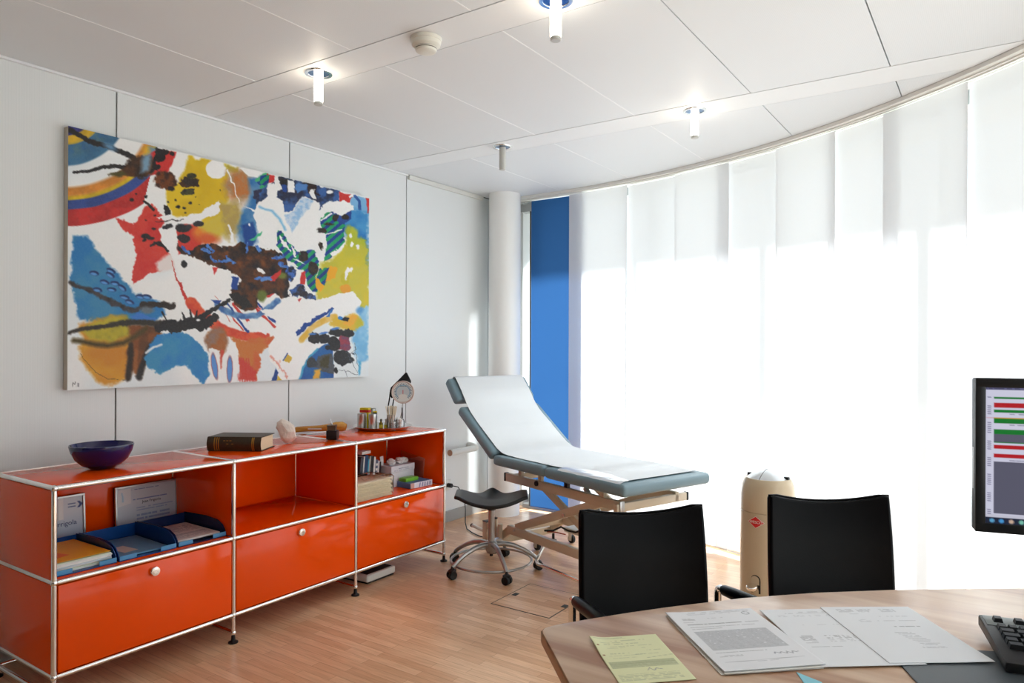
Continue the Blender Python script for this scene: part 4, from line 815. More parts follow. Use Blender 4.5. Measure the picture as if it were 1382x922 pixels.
# ---- in the first open bay: certificates and letter trays
def certificate(y, wd, ht, x, label, paint, lean=0.06):
    t = thing('framed_certificate', label, 'certificate', (x, y, ZM+0.0008), 0)
    e = 0.009
    fb = Matrix.Rotation(-lean, 4, 'Y')
    MB().box(-0.010, 0.0, 0, wd, 0.0005, ht, 0.001, 1, fb).build('backing', M['black_plastic'], t)
    MB().box(0.0, 0.010, 0, wd, 0.0005, e, 0.001, 1, fb).box(0.0, 0.010, 0, wd, ht-e, ht, 0.001, 1, fb).box(0.0, 0.010, 0, e, e, ht-e, 0.001, 1, fb).box(0.0, 0.010, wd-e, wd, e, ht-e, 0.001, 1, fb).build('frame', M['silver'], t)
    mt = fb @ Matrix(((0, 0, 1, 0.003), (1, 0, 0, e), (0, 1, 0, ht-e), (0, 0, 0, 1)))
    printed('certificate_sheet', wd-2*e, ht-2*e, 150, 110, paint, M['print_gloss'], t, (206, 210, 216), frame=mt); return t
def cert_big(p):
    p.put(np.clip((p.y-70)/140, 0, 1)*0.5, (130, 160, 186)); p.poly([(6, 8), (66, 4), (66, 74), (6, 84)], (228, 226, 226), wob=0, soft=2); p.line([(24, 24), (28, 60)], 5, (150, 190, 214), soft=3)
    p.text(70, 10, 200, 18, 1, (70, 96, 150), 0.7, 0.8, 2); p.text(74, 54, 240, 66, 1, (80, 100, 160), 0.8, 0.8, 3, 6); p.text(90, 96, 270, 118, 2, (110, 130, 180), 0.6, 0.6, 4); p.text(90, 128, 250, 160, 2, (100, 120, 170), 0.7, 0.7, 6); p.text(110, 164, 190, 190, 2, (120, 140, 180), 0.5, 0.6, 7)
ct = certificate(1.680, 0.300, 0.218, 0.166, 'wide silver framed certificate leaning behind the blue letter trays', cert_big)
def cert_small(p):
    p.put(np.clip((p.y-60)/110, 0, 1)*0.5, (120, 156, 190)); p.poly([(5, 0), (196, 0), (196, 92), (5, 96)], (226, 224, 222), wob=0, soft=2); p.poly([(170, 0), (176, 0), (176, 92), (170, 92)], (200, 200, 198), wob=0)
    p.text(214, 24, 246, 48, 2, (50, 66, 120), 0.9, 0.9, 3, 5); p.poly([(252, 22), (262, 22), (276, 36), (262, 50), (252, 50), (262, 36)], (36, 48, 112), wob=0)
cu_ = certificate(1.258, 0.292, 0.218, 0.166, 'silver framed certificate at the left end of the open bay', cert_small)
ink = plain('dark_blue_ink', S(26, 40, 100)); inkb = plain('black_ink', S(30, 32, 40))
ymat = lambda y, z: Matrix.Rotation(-0.06, 4, 'Y') @ Matrix(((0, 0, 1, 0.0036), (1, 0, 0, y), (0, 1, 0, z), (0, 0, 0, 1)))
lettering('certificate_name', 'Jean Frigerio', 0.018, inkb, ct, ymat(0.172, 0.133)); lettering('certificate_name', 'J. Carrigola', 0.030, ink, cu_, ymat(0.19, 0.098))
def letter_tray(y, m, wd, label):
    t = thing('letter_tray', label, 'letter tray', (0.30, y, ZM), 0, 'letter trays in the open bay')
    D0, D1 = -0.055, 0.284; hh = 0.064
    MB().box(D0, D1, 0, wd, 0.0005, 0.004, 0.001, 1).build('floor_plate', m, t)
    MB().box(D0, D0+0.003, 0, wd, 0.004, hh).build('back_wall_plate', m, t)
    prof = [(D0, 0.004), (D1-0.006, 0.004), (D1-0.010, 0.030), (D1-0.030, 0.052), (D1-0.070, 0.068), (D1-0.16, 0.074), (D0, hh+0.004)]
    for yy in (0.0015, wd-0.0015): MB().prism(prof, -0.0013, 0.0013, 0, 1, Matrix.Translation((0, yy, 0)) @ Matrix.Rotation(PI/2, 4, 'X')).build('side_wall_plate', m, t)
    for ya, yb in ((0.002, wd*0.29), (wd*0.71, wd-0.002)): MB().box(D1-0.004, D1, ya, yb, 0.0045, 0.022, 0.0008, 1).build('front_lip', M['tray_edge'], t)
    return t
letter_tray(1.242, M['tray_blue'], 0.236, 'blue letter tray at the left holding a yellow folder and paper stack')
letter_tray(1.486, M['tray_blue'], 0.244, 'middle blue letter tray with a light blue folder')
letter_tray(1.737, M['tray_navy'], 0.232, 'dark blue letter tray on the right with printed forms')
def leaf(name, w, d, loc, rz, m, label, cat, th=0.0006, grp=None, tilt=0.0):
    o = MB().box(-w/2, w/2, -d/2, d/2, 0, th, min(0.0002, th*0.3), 1).build(name, m); o.location = loc; o.rotation_euler = (0, tilt, rz); return tag(o, label, cat, grp)
cols = [S(232, 230, 226), S(214, 224, 206), S(236, 232, 222), S(206, 214, 222), S(240, 238, 232)]
for k in range(7): leaf('paper_stack', 0.300-0.003*(k % 3), 0.212, (0.412+0.003*(k % 2), 1.360+0.001*(k % 3), ZM+0.005+0.0055*k), 0.01*(k % 3-1), plain('stack_paper_%d' % k, cols[k % 5]), ['bottom', 'second', 'third', 'fourth', 'fifth', 'sixth', 'topmost'][k]+' layer of white papers under the yellow folder, counted from below', 'papers', 0.0052, 'papers under the yellow folder')
leaf('yellow_folder', 0.300, 0.210, (0.405, 1.360, ZM+0.0455), 0.01, plain('yellow_folder_card', S(236, 178, 44)), 'yellow folder lying on the papers in the left blue tray', 'folder', 0.002)
leaf('orange_slip', 0.130, 0.060, (0.430, 1.296, ZM+0.048), 0.3, plain('orange_slip_paper', S(232, 124, 50)), 'orange slip of paper on the yellow folder', 'paper')
leaf('blue_folder', 0.292, 0.205, (0.412, 1.610, ZM+0.0065), -0.04, plain('pale_blue_folder_card', S(90, 140, 176)), 'light blue folder in the middle blue tray', 'folder', 0.006)
leaf('form_slip', 0.105, 0.060, (0.462, 1.566, ZM+0.0135), 0.1, plain('beige_slip', S(196, 184, 178)), 'small beige slip on the light blue folder', 'paper')
def forms(p): p.text(14, 30, 190, 110, 8, (90, 96, 116), 0.6, 0.7, 5); p.text(14, 130, 190, 250, 12, (90, 96, 116), 0.5, 0.7, 6)
for k in range(1):
    o = printed('printed_form', 0.205, 0.292, 50, 70, forms, M['print'], None, (218, 208, 204), frame=Matrix(((0, 1, 0, 0.146), (1, 0, 0, -0.1025), (0, 0, -1, 0), (0, 0, 0, 1))) @ Matrix.Identity(4))
    o.data.flip_normals(); o.location = (0.412+0.004*k, 1.852+0.002*k, ZM+0.0135); o.rotation_euler = (0, 0, -0.03); tag(o, 'sheaf of printed forms in the dark blue tray on the right', 'papers')
for o in list(COL.objects):
    if o.name.startswith('printed_form'): o.modifiers.new('thickness', 'SOLIDIFY').thickness = 0.008

# ---- in the third open bay: books, tissue bundle, boxes, acrylic stand
books = [(2.990, 0.022, 0.205, (70, 74, 86), 'grey book'), (3.014, 0.009, 0.210, (232, 232, 230), 'thin white book'), (3.025, 0.026, 0.212, (22, 58, 104), 'dark blue book'), (3.053, 0.008, 0.190, (90, 190, 222), 'thin bright blue book'),
         (3.063, 0.010, 0.205, (190, 186, 176), 'beige book'), (3.075, 0.024, 0.204, (38, 40, 44), 'black book'), (3.101, 0.014, 0.196, (236, 236, 234), 'white book with a broad spine'), (3.118, 0.018, 0.176, (110, 116, 140), 'grey and white book'), (3.138, 0.012, 0.168, (216, 212, 214), 'low pale book'), (3.152, 0.012, 0.160, (44, 42, 44), 'low black book')]
posb = ['first from the left in the row', 'second from the left in the row', 'leaning in the left half of the row', 'squeezed beside the dark blue book', 'between the bright blue and black ones', 'left of the broad white spine', 'in the right half of the row', 'with banded spine', 'near the right end of the row', 'last on the right of the row']
for (y, tk_, hh, c, nm), ps in zip(books, posb):
    t = thing('book', nm+' '+ps+' of books', 'book', (0.37, y, ZM), 0, 'books in the right open bay'); t.rotation_euler = (-0.10, 0, 0); t.location.z += 0.1*tk_+0.0006
    cov = plain('cover_'+nm.replace(' ', '_'), S(*c), 0.4)
    MB().box(-0.135, 0.0, 0.0, 0.0012, 0.0, hh).box(-0.135, 0.0, tk_-0.0012, tk_, 0.0, hh).box(-0.0014, 0.0, 0.0012, tk_-0.0012, 0.0, hh).build('cover', cov, t)
    MB().box(-0.131, -0.0016, 0.0014, tk_-0.0014, 0.003, hh-0.003).build('pages', M['whitepages'], t)
    if nm.startswith('grey and'):
        for z in (0.05, 0.08, 0.11, 0.14): MB().box(0.0002, 0.0008, 0.001, tk_-0.001, z, z+0.014).build('spine_band', M['white_plastic'], t)
o = MB().box(-0.06, 0.06, -0.04, 0.04, 0, 0.018, 0.002).build('white_booklet_box', M['white_plastic']); o.location = (0.31, 3.050, ZM+0.2215); o.rotation_euler = (0, 0, 0.1); tag(o, 'flat white box lying on top of the row of books', 'box')
o = MB().box(-0.004, 0.0, -0.028, 0.0, 0, 0.190, 0.0008, 1).build('folded_leaflet', plain('leaflet_white', S(226, 226, 226))); o.location = (0.345, 3.245, ZM); o.rotation_euler = (0.12, 0, 0); tag(o, 'narrow white leaflet standing upright right of the books', 'leaflet')
t = thing('tissue_bundle', 'stack of folded cream tissues in a torn clear bag at the bay front', 'tissues', (0.482, 2.914, ZM))
tb = MB()
for k in range(13): tb.box(-0.086+0.002*(k % 2), 0.086-0.003*(k % 3), -0.158, 0.158-0.004*(k % 3), 0.001+k*0.0078, 0.0084+k*0.0078, 0.0025, 2)
tb.build('folded_tissues', M['towel'], t)
bg = MB()
def bag(u, v):
    a = 2*PI*u; z = v; r_ = 0.5+0.02*math.sin(9*a+7*v)+0.015*math.sin(17*a+3)
    sx, sy = 0.095, 0.172
    cxs = max(-1, min(1, 1.35*math.cos(a))); sys_ = max(-1, min(1, 1.35*math.sin(a)))
    k = 1.0-0.55*max(0, v-0.8)/0.2
    return (sx*cxs*k*(1+0.03*math.sin(13*a+9*v)), sy*sys_*k*(1+0.04*math.sin(11*a+5*v)), 0.0008+0.118*min(1, v*1.2)+0.010*math.sin(8*a)*max(0, v-0.8)*5)
bg.sheet(bag, 60, 12); bg.build('clear_bag', M['clear_bag'], t, 80)
t = thing('glove_box', 'open white carton with crumpled tissues on top, behind the flat blue box', 'carton', (0.362, 3.306, ZM))
wc = plain('white_print_card', S(224, 224, 232))
MB().box(-0.07, 0.07, -0.100, 0.105, 0.0005, 0.090, 0.0015, 1).build('carton_body', wc, t); MB().box(-0.07, 0.072, -0.105, 0.108, 0.0905, 0.130, 0.0015, 1).build('carton_lid', wc, t)
def cprint(p): p.text(60, 14, 150, 22, 1, (90, 90, 130), 0.8, 0.8, 4, 6); p.text(20, 24, 190, 34, 1, (150, 150, 180), 0.6, 0.6, 5, 6)
printed('carton_print', 0.205, 0.036, 90, 20, cprint, M['print'], t, (226, 226, 234), frame=Matrix(((0, 0, 1, 0.0726), (1, 0, 0, -0.101), (0, 1, 0, 0.129), (0, 0, 0, 1))))
for k, (yy, s_) in enumerate(((-0.055, 1.0), (0.02, 1.1), (0.06, 0.9))):
    o = bmesh.new(); bmesh.ops.create_icosphere(o, subdivisions=3, radius=0.026*s_)
    for v in o.verts: v.co += v.co.normalized()*0.007*math.sin(9*v.co.x*80+7*v.co.y*60+k)*math.sin(v.co.z*200+k); v.co.z *= 0.75
    me_ = bpy.data.meshes.new('crumpled_tissue'); o.to_mesh(me_); o.free(); me_.materials.append(M['tissue']); ob = link('crumpled_tissue', me_); ob.location = (0.385, 3.306+yy, ZM+0.149); tag(ob, ['left', 'middle', 'right'][k]+' crumpled white tissue on the open white carton', 'tissue', 'crumpled tissues on the carton')
t = thing('plaster_box', 'flat white and blue box with a green pack on it at the bay front', 'box', (0.500, 3.345, ZM), -0.06)
MB().box(-0.062, 0.058, -0.095, 0.092, 0.0005, 0.034, 0.001, 1).build('box_body', plain('blue_print_card', S(96, 124, 176)), t)
def bprint(p):
    p.poly([(0, 0), (30, 0), (30, 40), (0, 40)], (198, 160, 150), wob=0); 
    for k in range(5): p.line([(80+22*k, 8), (76+22*k, 28)], 7, (96, 110, 170), soft=1.5, wob=2)
printed('box_print', 0.187, 0.033, 80, 18, bprint, M['print'], t, (224, 226, 236), frame=Matrix(((0, 0, 1, 0.0586), (1, 0, 0, -0.095), (0, 1, 0, 0.0338), (0, 0, 0, 1))))
MB().box(-0.052, 0.010, -0.088, 0.020, 0.0345, 0.058, 0.004).build('green_pack', plain('green_pack', S(120, 190, 50), 0.35), t)
t = thing('acrylic_stand', 'clear acrylic stand at the right side of the right open bay', 'stand', (0.30, 3.455, ZM))
MB().prism([(-0.023, 0.0005), (0.168, 0.0005), (0.182, 0.156), (-0.023, 0.189)], -0.0015, 0.0015, 0, 1, Matrix.Rotation(PI/2, 4, 'X')).build('acrylic_panel', M['acrylic'], t)
MB().box(-0.02, 0.16, -0.022, -0.002, 0.0005, 0.0025).build('foot_plate', M['acrylic'], t)

# bathroom scale under the sideboard
t = thing('bathroom_scale', 'white bathroom scale with black top pushed under the sideboard', 'scale', (0.555, 2.875, 0.0), 0.02)
MB().prism([(-0.30, 0.0), (0.0, 0.01), (0.0, 0.245), (-0.30, 0.255)], 0.010, 0.052, 0.010, 3).build('housing', M['white_plastic'], t)
MB().prism([(-0.29, 0.012), (-0.008, 0.02), (-0.008, 0.235), (-0.29, 0.243)], 0.0005, 0.0095).build('base', M['black_plastic'], t)
MB().prism([(-0.28, 0.016), (-0.016, 0.024), (-0.016, 0.228), (-0.28, 0.238)], 0.0522, 0.0545, 0.0008, 1).build('foot_mat', M['black_rubber'], t)

# ------------------------------------------------------------------ examination couch: x along it towards the foot, y towards the window
cc = thing('examination_couch', 'height adjustable examination couch with grey blue padding and cream scissor frame', 'couch', (0.80, 3.70, 0.0), math.radians(-20))
CW = 0.68
def pad(name, org, ang, ln, th=0.064, y0=0.0, y1=CW):
    m_ = Matrix.Translation((org[0], 0, org[1])) @ Matrix.Rotation(-ang, 4, 'Y')
    return MB().box(0, ln, y0, y1, 0, th, 0.024, 4, m_).build(name, M['vinyl'], cc, 60)
seat = pad('seat_pad', (0.052, 0.600), 0.0, 0.520); pad('foot_pad', (0.578, 0.597), -0.006, 0.650)
ba = math.atan2(0.271, -0.403); bk = MB()
def inclined(name, org, direction, ln, th=0.064):
    d = Vector((direction[0], 0, direction[1])).normalized(); n_ = Vector((-d.z, 0, d.x)) if -d.z > 0 else Vector((d.z, 0, -d.x))
    if n_.z < 0: n_ = -n_
    m_ = Matrix(((d.x, 0, n_.x, org[0]), (0, 1, 0, 0), (d.z, 0, n_.z, org[1]), (0, 0, 0, 1)))
    return MB().box(0, ln, 0, CW, 0, th, 0.024, 4, m_)
for nm, mb_ in (('back_pad', inclined('b', (0.022, 0.622), (-0.403, 0.271), 0.492)), ('headrest_pad', inclined('h', (-0.425, 0.945), (-0.12, 0.135), 0.200))):
    bmesh.ops.recalc_face_normals(mb_.bm, faces=mb_.bm.faces); mb_.build(nm, M['vinyl'], cc, 60)
def bar(nm, a, b, w, h, m=None):
    """rectangular hollow section from a to b; w across (y), h in the plane of the frame"""
    a, b = Vector(a), Vector(b); d = (b-a).normalized(); y = Vector((0, 1, 0)) if abs(d.y) < 0.9 else Vector((1, 0, 0)); n_ = y.cross(d).normalized(); y = d.cross(n_)
    m_ = Matrix(((d.x, y.x, n_.x, a.x), (d.y, y.y, n_.y, a.y), (d.z, y.z, n_.z, a.z), (0, 0, 0, 1)))
    mb_ = MB().box(0, (b-a).length, -w/2, w/2, -h/2, h/2, 0.004, 2, m_); bmesh.ops.recalc_face_normals(mb_.bm, faces=mb_.bm.faces); return mb_.build(nm, m or M['cream'], cc)
for v, s in ((0.122, 1), (0.558, -1)):
    bar('upper_rail', (0.050, v, 0.513), (1.090, v, 0.513), 0.030, 0.054)
    bar('rail_cap', (0.030, v, 0.513), (0.050, v, 0.513), 0.031, 0.055, M['black_plastic']); 
    bar('lower_beam', (0.070, v, 0.182), (1.120, v, 0.182), 0.034, 0.054)
    vi = v+s*0.034
    bar('scissor_arm', (0.330, vi, 0.525), (1.030, vi, 0.182), 0.024, 0.044); bar('scissor_arm', (0.150, v, 0.205), (0.960, v, 0.515), 0.024, 0.050)
    MB().cyl((0.629, v-s*0.020, 0.379), (0.629, vi, 0.379), 0.011, 14).build('pivot_bolt', M['steel'], cc); MB().cyl((0.150, v-s*0.024, 0.190), (0.150, v, 0.190), 0.008, 12).build('bolt', M['steel'], cc)
    MB().cyl((0.379, v-s*0.024, 0.524), (0.379, v, 0.524), 0.016, 16).build('hinge_knob', M['black_plastic'], cc)
    for u in (0.20, 0.40, 0.645, 0.95): MB().box(u-0.016, u+0.016, v-0.012, v+0.012, 0.540, 0.602, 0.002, 1).build('pad_bracket', M['cream'] if u != 0.645 else M['black_plastic'], cc)
bar('cross_rail', (1.075, 0.090, 0.505), (1.075, 0.640, 0.505), 0.030, 0.046); bar('rail_cap', (1.092, 0.122, 0.513), (1.097, 0.122, 0.513), 0.032, 0.056, M['silver']); bar('rail_cap', (1.075, 0.640, 0.505), (1.075, 0.658, 0.505), 0.032, 0.048, M['black_plastic'])
bar('cross_rail', (0.085, 0.137, 0.513), (0.085, 0.543, 0.513), 0.030, 0.040); bar('cross_rail', (0.090, 0.139, 0.182), (0.090, 0.541, 0.182), 0.030, 0.040); bar('cross_rail', (1.090, 0.139, 0.182), (1.090, 0.541, 0.182), 0.030, 0.040)
for v in (0.20, 0.48): MB().box(1.085, 1.150, v-0.02, v+0.02, 0.575, 0.596, 0.002, 1).build('pad_bracket', M['black_plastic'], cc)
bar('back_support', (0.02, 0.20, 0.60), (-0.36, 0.20, 0.862), 0.030, 0.024); bar('back_support', (0.02, 0.48, 0.60), (-0.36, 0.48, 0.862), 0.030, 0.024)
for v in (0.24, 0.44): bar('headrest_support', (-0.330, v, 0.888), (-0.480, v, 0.985), 0.018, 0.014, M['steel'])
# base ends with posts, feet and castors
for u in (-0.06, 1.13):
    bar('base_beam', (u, 0.06, 0.085), (u, 0.62, 0.085), 0.050, 0.050)
    for v in (0.085, 0.595):
        MB().lathe([(0.0, 0.0005), (0.024, 0.0005), (0.024, 0.008), (0.010, 0.014), (0.009, 0.062), (0.0, 0.062)], 18, Matrix.Translation((u, v, 0))).build('levelling_foot', M['black_rubber'], cc)
        bar('beam_bracket', (u+(0.03 if u < 0 else -0.03), 0.122 if v < 0.3 else 0.558, 0.10), (u+(0.14 if u < 0 else -0.03), 0.122 if v < 0.3 else 0.558, 0.175), 0.030, 0.05)
bar('post', (-0.182, 0.122, 0.045), (-0.182, 0.122, 0.177), 0.048, 0.048); MB().box(-0.206, -0.158, 0.098, 0.146, 0.177, 0.184, 0.002, 1).build('post_cap', M['black_plastic'], cc)
bar('post_bridge', (-0.17, 0.122, 0.155), (-0.03, 0.122, 0.155), 0.040, 0.040)
MB().cyl((-0.182, 0.122, 0.0005), (-0.182, 0.122, 0.045), 0.015, 14).build('levelling_foot', M['black_rubber'], cc)
MB().cyl((-0.055, 0.10, 0.11), (-0.055, 0.10, 0.225), 0.014, 16).build('valve_post', M['cream'], cc); MB().cyl((-0.055, 0.10, 0.225), (-0.055, 0.10, 0.232), 0.0155, 16).build('valve_cap', M['black_plastic'], cc)
MB().cyl((0.015, 0.09, 0.10), (0.015, 0.09, 0.205), 0.017, 16).build('valve_post', M['cream'], cc); MB().cyl((-0.020, 0.10, 0.06), (-0.020, 0.10, 0.17), 0.011, 14).build('spring', M['steel'], cc)
MB().cyl((-0.370, 0.122, 0.112), (-0.206, 0.122, 0.106), 0.011, 14).build('lever', M['white_plastic'], cc); MB().ball((-0.372, 0.122, 0.112), 0.0135, 12).build('lever_knob', M['black_plastic'], cc)
MB().tube([(0.44, 0.115, 0.150), (0.44, 0.085, 0.110), (0.45, 0.050, 0.082), (0.49, 0.030, 0.076), (0.55, 0.030, 0.076), (1.16, 0.030, 0.076), (1.20, 0.045, 0.076), (1.20, 0.09, 0.076)], 0.010, 12).build('foot_control_bar', M['chrome'], cc)
bar('bar_bracket', (0.90, 0.030, 0.076), (0.90, 0.110, 0.160), 0.014, 0.010, M['steel'])
a_, b_ = Vector((0.56, 0.34, 0.50)), Vector((0.86, 0.34, 0.18))
MB().cyl(a_, a_+(b_-a_)*0.5, 0.017, 18).build('actuator_rod', M['silver'], cc); MB().cyl(a_+(b_-a_)*0.42, b_, 0.026, 20).build('actuator_tube', M['silver'], cc)
bar('actuator_motor', (0.80, 0.30, 0.24), (0.92, 0.30, 0.12), 0.05, 0.05, M['cream_plastic'])
MB().tube([(0.34, 0.20, 0.215), (0.40, 0.22, 0.225), (0.45, 0.24, 0.255), (0.49, 0.26, 0.238), (0.54, 0.28, 0.235), (0.60, 0.30, 0.265), (0.70, 0.32, 0.300)], 0.006, 8).build('motor_cable', M['black_rubber'], cc); MB().tube([(0.34, 0.22, 0.205), (0.40, 0.24, 0.212), (0.47, 0.26, 0.210)], 0.004, 8).build('red_cable', plain('red_cable_sheath', S(190, 70, 40)), cc)
bar('control_box', (0.38, 0.38, 0.215), (0.62, 0.38, 0.215), 0.12, 0.03, M['cream_plastic'])
# transport castors at the head end
for v in (0.36, 0.66):
    MB().lathe([(0.0, -0.012), (0.026, -0.012), (0.030, -0.008), (0.030, 0.008), (0.026, 0.012), (0.0, 0.012)], 20, Matrix.Translation((0.06, v, 0.031)) @ Matrix.Rotation(PI/2, 4, 'X')).build('castor', M['black_rubber'], cc)
    MB().box(0.045, 0.075, v-0.018, v-0.013, 0.02, 0.085, 0.001, 1).box(0.0, 0.075, v-0.018, v+0.018, 0.080, 0.088, 0.001, 1).build('castor_fork', M['steel'], cc)
# paper sheet drawn over it
prof_ = [(-0.545, 1.108), (-0.515, 1.136), (-0.497, 1.141), (-0.44, 1.082), (-0.365, 0.996), (-0.335, 0.958), (-0.28, 0.908), (-0.10, 0.787), (0.03, 0.700), (0.09, 0.674), (0.16, 0.6675), (0.40, 0.6665), (0.60, 0.6665), (0.90, 0.665), (1.165, 0.6635)]
seglen = [0.0]
for a0, b0 in zip(prof_, prof_[1:]): seglen.append(seglen[-1]+math.hypot(b0[0]-a0[0], b0[1]-a0[1]))
def paper_f(u, v):
    L = u*seglen[-1]
    for i in range(len(prof_)-1):
        if L <= seglen[i+1] or i == len(prof_)-2:
            f = (L-seglen[i])/(seglen[i+1]-seglen[i]); x = prof_[i][0]+(prof_[i+1][0]-prof_[i][0])*f; z = prof_[i][1]+(prof_[i+1][1]-prof_[i][1])*f; break
    y = 0.050+0.585*v + 0.004*math.sin(L*9)
    w = 0.0018*(math.sin(L*23+v*2)+math.sin(L*11-v*5))*(0.6+0.4*math.sin(v*9)) + (0.003 if abs((L % 0.37)-0.185) < 0.012 else 0)
    w = max(w, -0.0005)
    return (x+w*0.4, y, z+w*0.8+0.002)
pm = MB(); pm.sheet(paper_f, 110, 26, 0.0008)
po = pm.build('couch_paper', M['paper'], None, 50); po.location = cc.location; po.rotation_euler = cc.rotation_euler; tag(po, 'white crepe paper sheet drawn over the examination couch', 'paper sheet')
fmb = MB()
def film_f(u, v):
    x = 0.70+0.50*u; pr = [(0.120, 0.671), (0.085, 0.672), (0.055, 0.671), (0.034, 0.670), (0.018, 0.667), (0.006, 0.659)]
    s_ = v*(len(pr)-1); i = min(int(s_), len(pr)-2); f = s_-i; y = pr[i][0]+(pr[i+1][0]-pr[i][0])*f; z = pr[i][1]+(pr[i+1][1]-pr[i][1])*f
    k = 0.0018*abs(math.sin(x*23+v*5))+0.0010*abs(math.sin(x*51+v*3)); return (x, y*(0.55+0.45*math.sin(u*PI*0.9+0.3)) if v < 0.5 else y-k, z+k)
fmb.sheet(film_f, 60, 14); fo = fmb.build('film_strip', M['clear'], None, 70); fo.location = cc.location; fo.rotation_euler = cc.rotation_euler; tag(fo, 'strip of clear plastic film along the near foot edge of the couch', 'film')

# ------------------------------------------------------------------ saddle stool
st_ = thing('saddle_stool', 'black saddle seat stool with chrome five star base beside the couch', 'stool', (0.970, 3.510, 0.0), yaw)
def saddle(u, v):
    a = (u-0.5)*2; b = (v-0.5)*2
    wx = 0.218*a; dp = 0.150*(1-0.35*abs(a)**2.5)
    z = 0.426+0.055*abs(a)**1.9 + 0.046*math.exp(-(a/0.24)**2)*max(0, b)**1.5 - 0.005*max(0, -b)**2*(1-a*a) - 0.010*max(abs(a)-0.85, 0)/0.15
    return (wx, dp*b, z)
sm_ = MB(); sm_.sheet(saddle, 40, 24, 0.022); so = sm_.build('seat', M['black_plastic'], st_, 60); so.modifiers.new('soft', 'BEVEL').width = 0.010; so.modifiers['soft'].segments = 3; so.modifiers['soft'].limit_method = 'ANGLE'
MB().lathe([(0.0, 0.365), (0.026, 0.365), (0.030, 0.380), (0.055, 0.396), (0.085, 0.408), (0.0, 0.412)], 28).build('seat_hub', M['black_plastic'], st_)
MB().lathe([(0.0, 0.165), (0.0195, 0.165), (0.0195, 0.385), (0.0, 0.385)], 24).build('gas_lift', M['silver'], st_)
MB().lathe([(0.0, 0.105), (0.026, 0.105), (0.036, 0.125), (0.036, 0.168), (0.026, 0.178), (0.0, 0.178)], 28).build('hub', M['silver'], st_); MB().cyl((0, 0, 0.085), (0, 0, 0.106), 0.010, 12).build('hub_tip', M['black_plastic'], st_)
MB().tube([(0.245*math.cos(2*PI*k/48), 0.245*math.sin(2*PI*k/48), 0.062) for k in range(48)], 0.0075, 10, True).build('foot_ring', M['silver'], st_)
for k in range(5):
    a = math.radians(-108+72*k-34.2); c_, s_ = math.cos(a), math.sin(a)
    MB().tube([(c_*r_, s_*r_, z) for r_, z in ((0.030, 0.158), (0.075, 0.160), (0.13, 0.150), (0.19, 0.126), (0.24, 0.098), (0.272, 0.074), (0.278, 0.068))], [0.016, 0.0155, 0.0145, 0.013, 0.0125, 0.012, 0.011], 12).build('base_arm', M['silver'], st_)
    ck = MB(); wm = Matrix.Translation((c_*0.285, s_*0.285, 0.0255)) @ Matrix.Rotation(0.55*(-1)**k, 4, 'Z') @ Matrix.Rotation(PI/2, 4, 'X')
    for sgn in (-1, 1): ck.lathe([(0.0, -0.009), (0.022, -0.011), (0.0252, -0.007), (0.0252, 0.007), (0.022, 0.011), (0.0, 0.009)], 22, wm @ Matrix.Translation((0, 0, 0.0135*sgn)))
    w_ = ck.build('castor_wheel', M['black_rubber'], st_)
    MB().lathe([(0.0, 0.030), (0.013, 0.030), (0.024, 0.044), (0.024, 0.052), (0.010, 0.060), (0.006, 0.074), (0.0, 0.074)], 18, Matrix.Translation((c_*0.282, s_*0.282, 0))).build('castor_housing', M['black_plastic'], w_)

# ------------------------------------------------------------------ pedal bin
def bend(o, r):
    for v in o.data.vertices:
        x, z, d = v.co.x, v.co.z, -v.co.y; a = x/r; v.co = Vector(((r+d)*math.sin(a), -(r+d)*math.cos(a), z))
bn = thing('pedal_bin', 'tall almond enamel pedal bin with domed steel flaps behind the chairs', 'bin', (2.500, 3.900, 0.0), -0.18)
MB().lathe([(0.0, 0.0005), (0.143, 0.0005), (0.145, 0.004), (0.145, 0.024), (0.0, 0.026)], 48).build('base_ring', M['black_rubber'], bn)
MB().lathe([(0.0, 0.0262), (0.139, 0.0262), (0.1405, 0.05), (0.141, 0.30), (0.140, 0.493), (0.137, 0.496), (0.0, 0.496)], 56).build('body', M['bin_cream'], bn)
MB().lathe([(0.137, 0.4965), (0.1400, 0.499), (0.140, 0.54), (0.138, 0.585), (0.131, 0.630), (0.120, 0.660), (0.114, 0.668), (0.108, 0.668), (0.108, 0.50), (0.137, 0.4965)], 56).build('dome', M['bin_cream'], bn)
for sgn in (-1, 1):
    fl_ = MB(); fl_.sheet(lambda u, v: (sgn*(0.0015+math.cos((u-0.5)*PI)*0.108*v), math.sin((u-0.5)*PI)*0.108*(v if v > 0.02 else 0.02), 0.664+0.048*(1-(v*1.0)**2)), 24, 10); fo_ = fl_.build('lid_flap', mat('satin_steel_flap', S(214, 216, 218), 0.22, 0.35), bn, 60)
    MB().box(sgn*0.100-0.014, sgn*0.100+0.014, -0.010, 0.010, 0.664, 0.682, 0.003, 2).build('hinge_cover', M['black_plastic'], bn)
MB().box(-0.001, 0.001, -0.107, 0.107, 0.660, 0.668).build('lid_seam', M['black_rubber'], bn)
def badge(pts, y, m, nm, par):
    o = MB().prism(pts, 0, 0.0012, 0, 1, Matrix.Translation((0, y, 0)) @ Matrix.Rotation(PI/2, 4, 'X'))
    bmesh.ops.subdivide_edges(o.bm, edges=o.bm.edges[:], cuts=3, use_grid_fill=True); o = o.build(nm, m, par); bend(o, 0.141); return o
dz = 0.452
def dia(k): return [(-0.042*k, dz), (0, dz-0.029*k), (0.042*k, dz), (0, dz+0.029*k)]
bw = badge(dia(1.08), -0.0004, M['white_plastic'], 'badge_rim', bn); bb_ = badge(dia(1.0), -0.0010, M['red'], 'badge', bn)
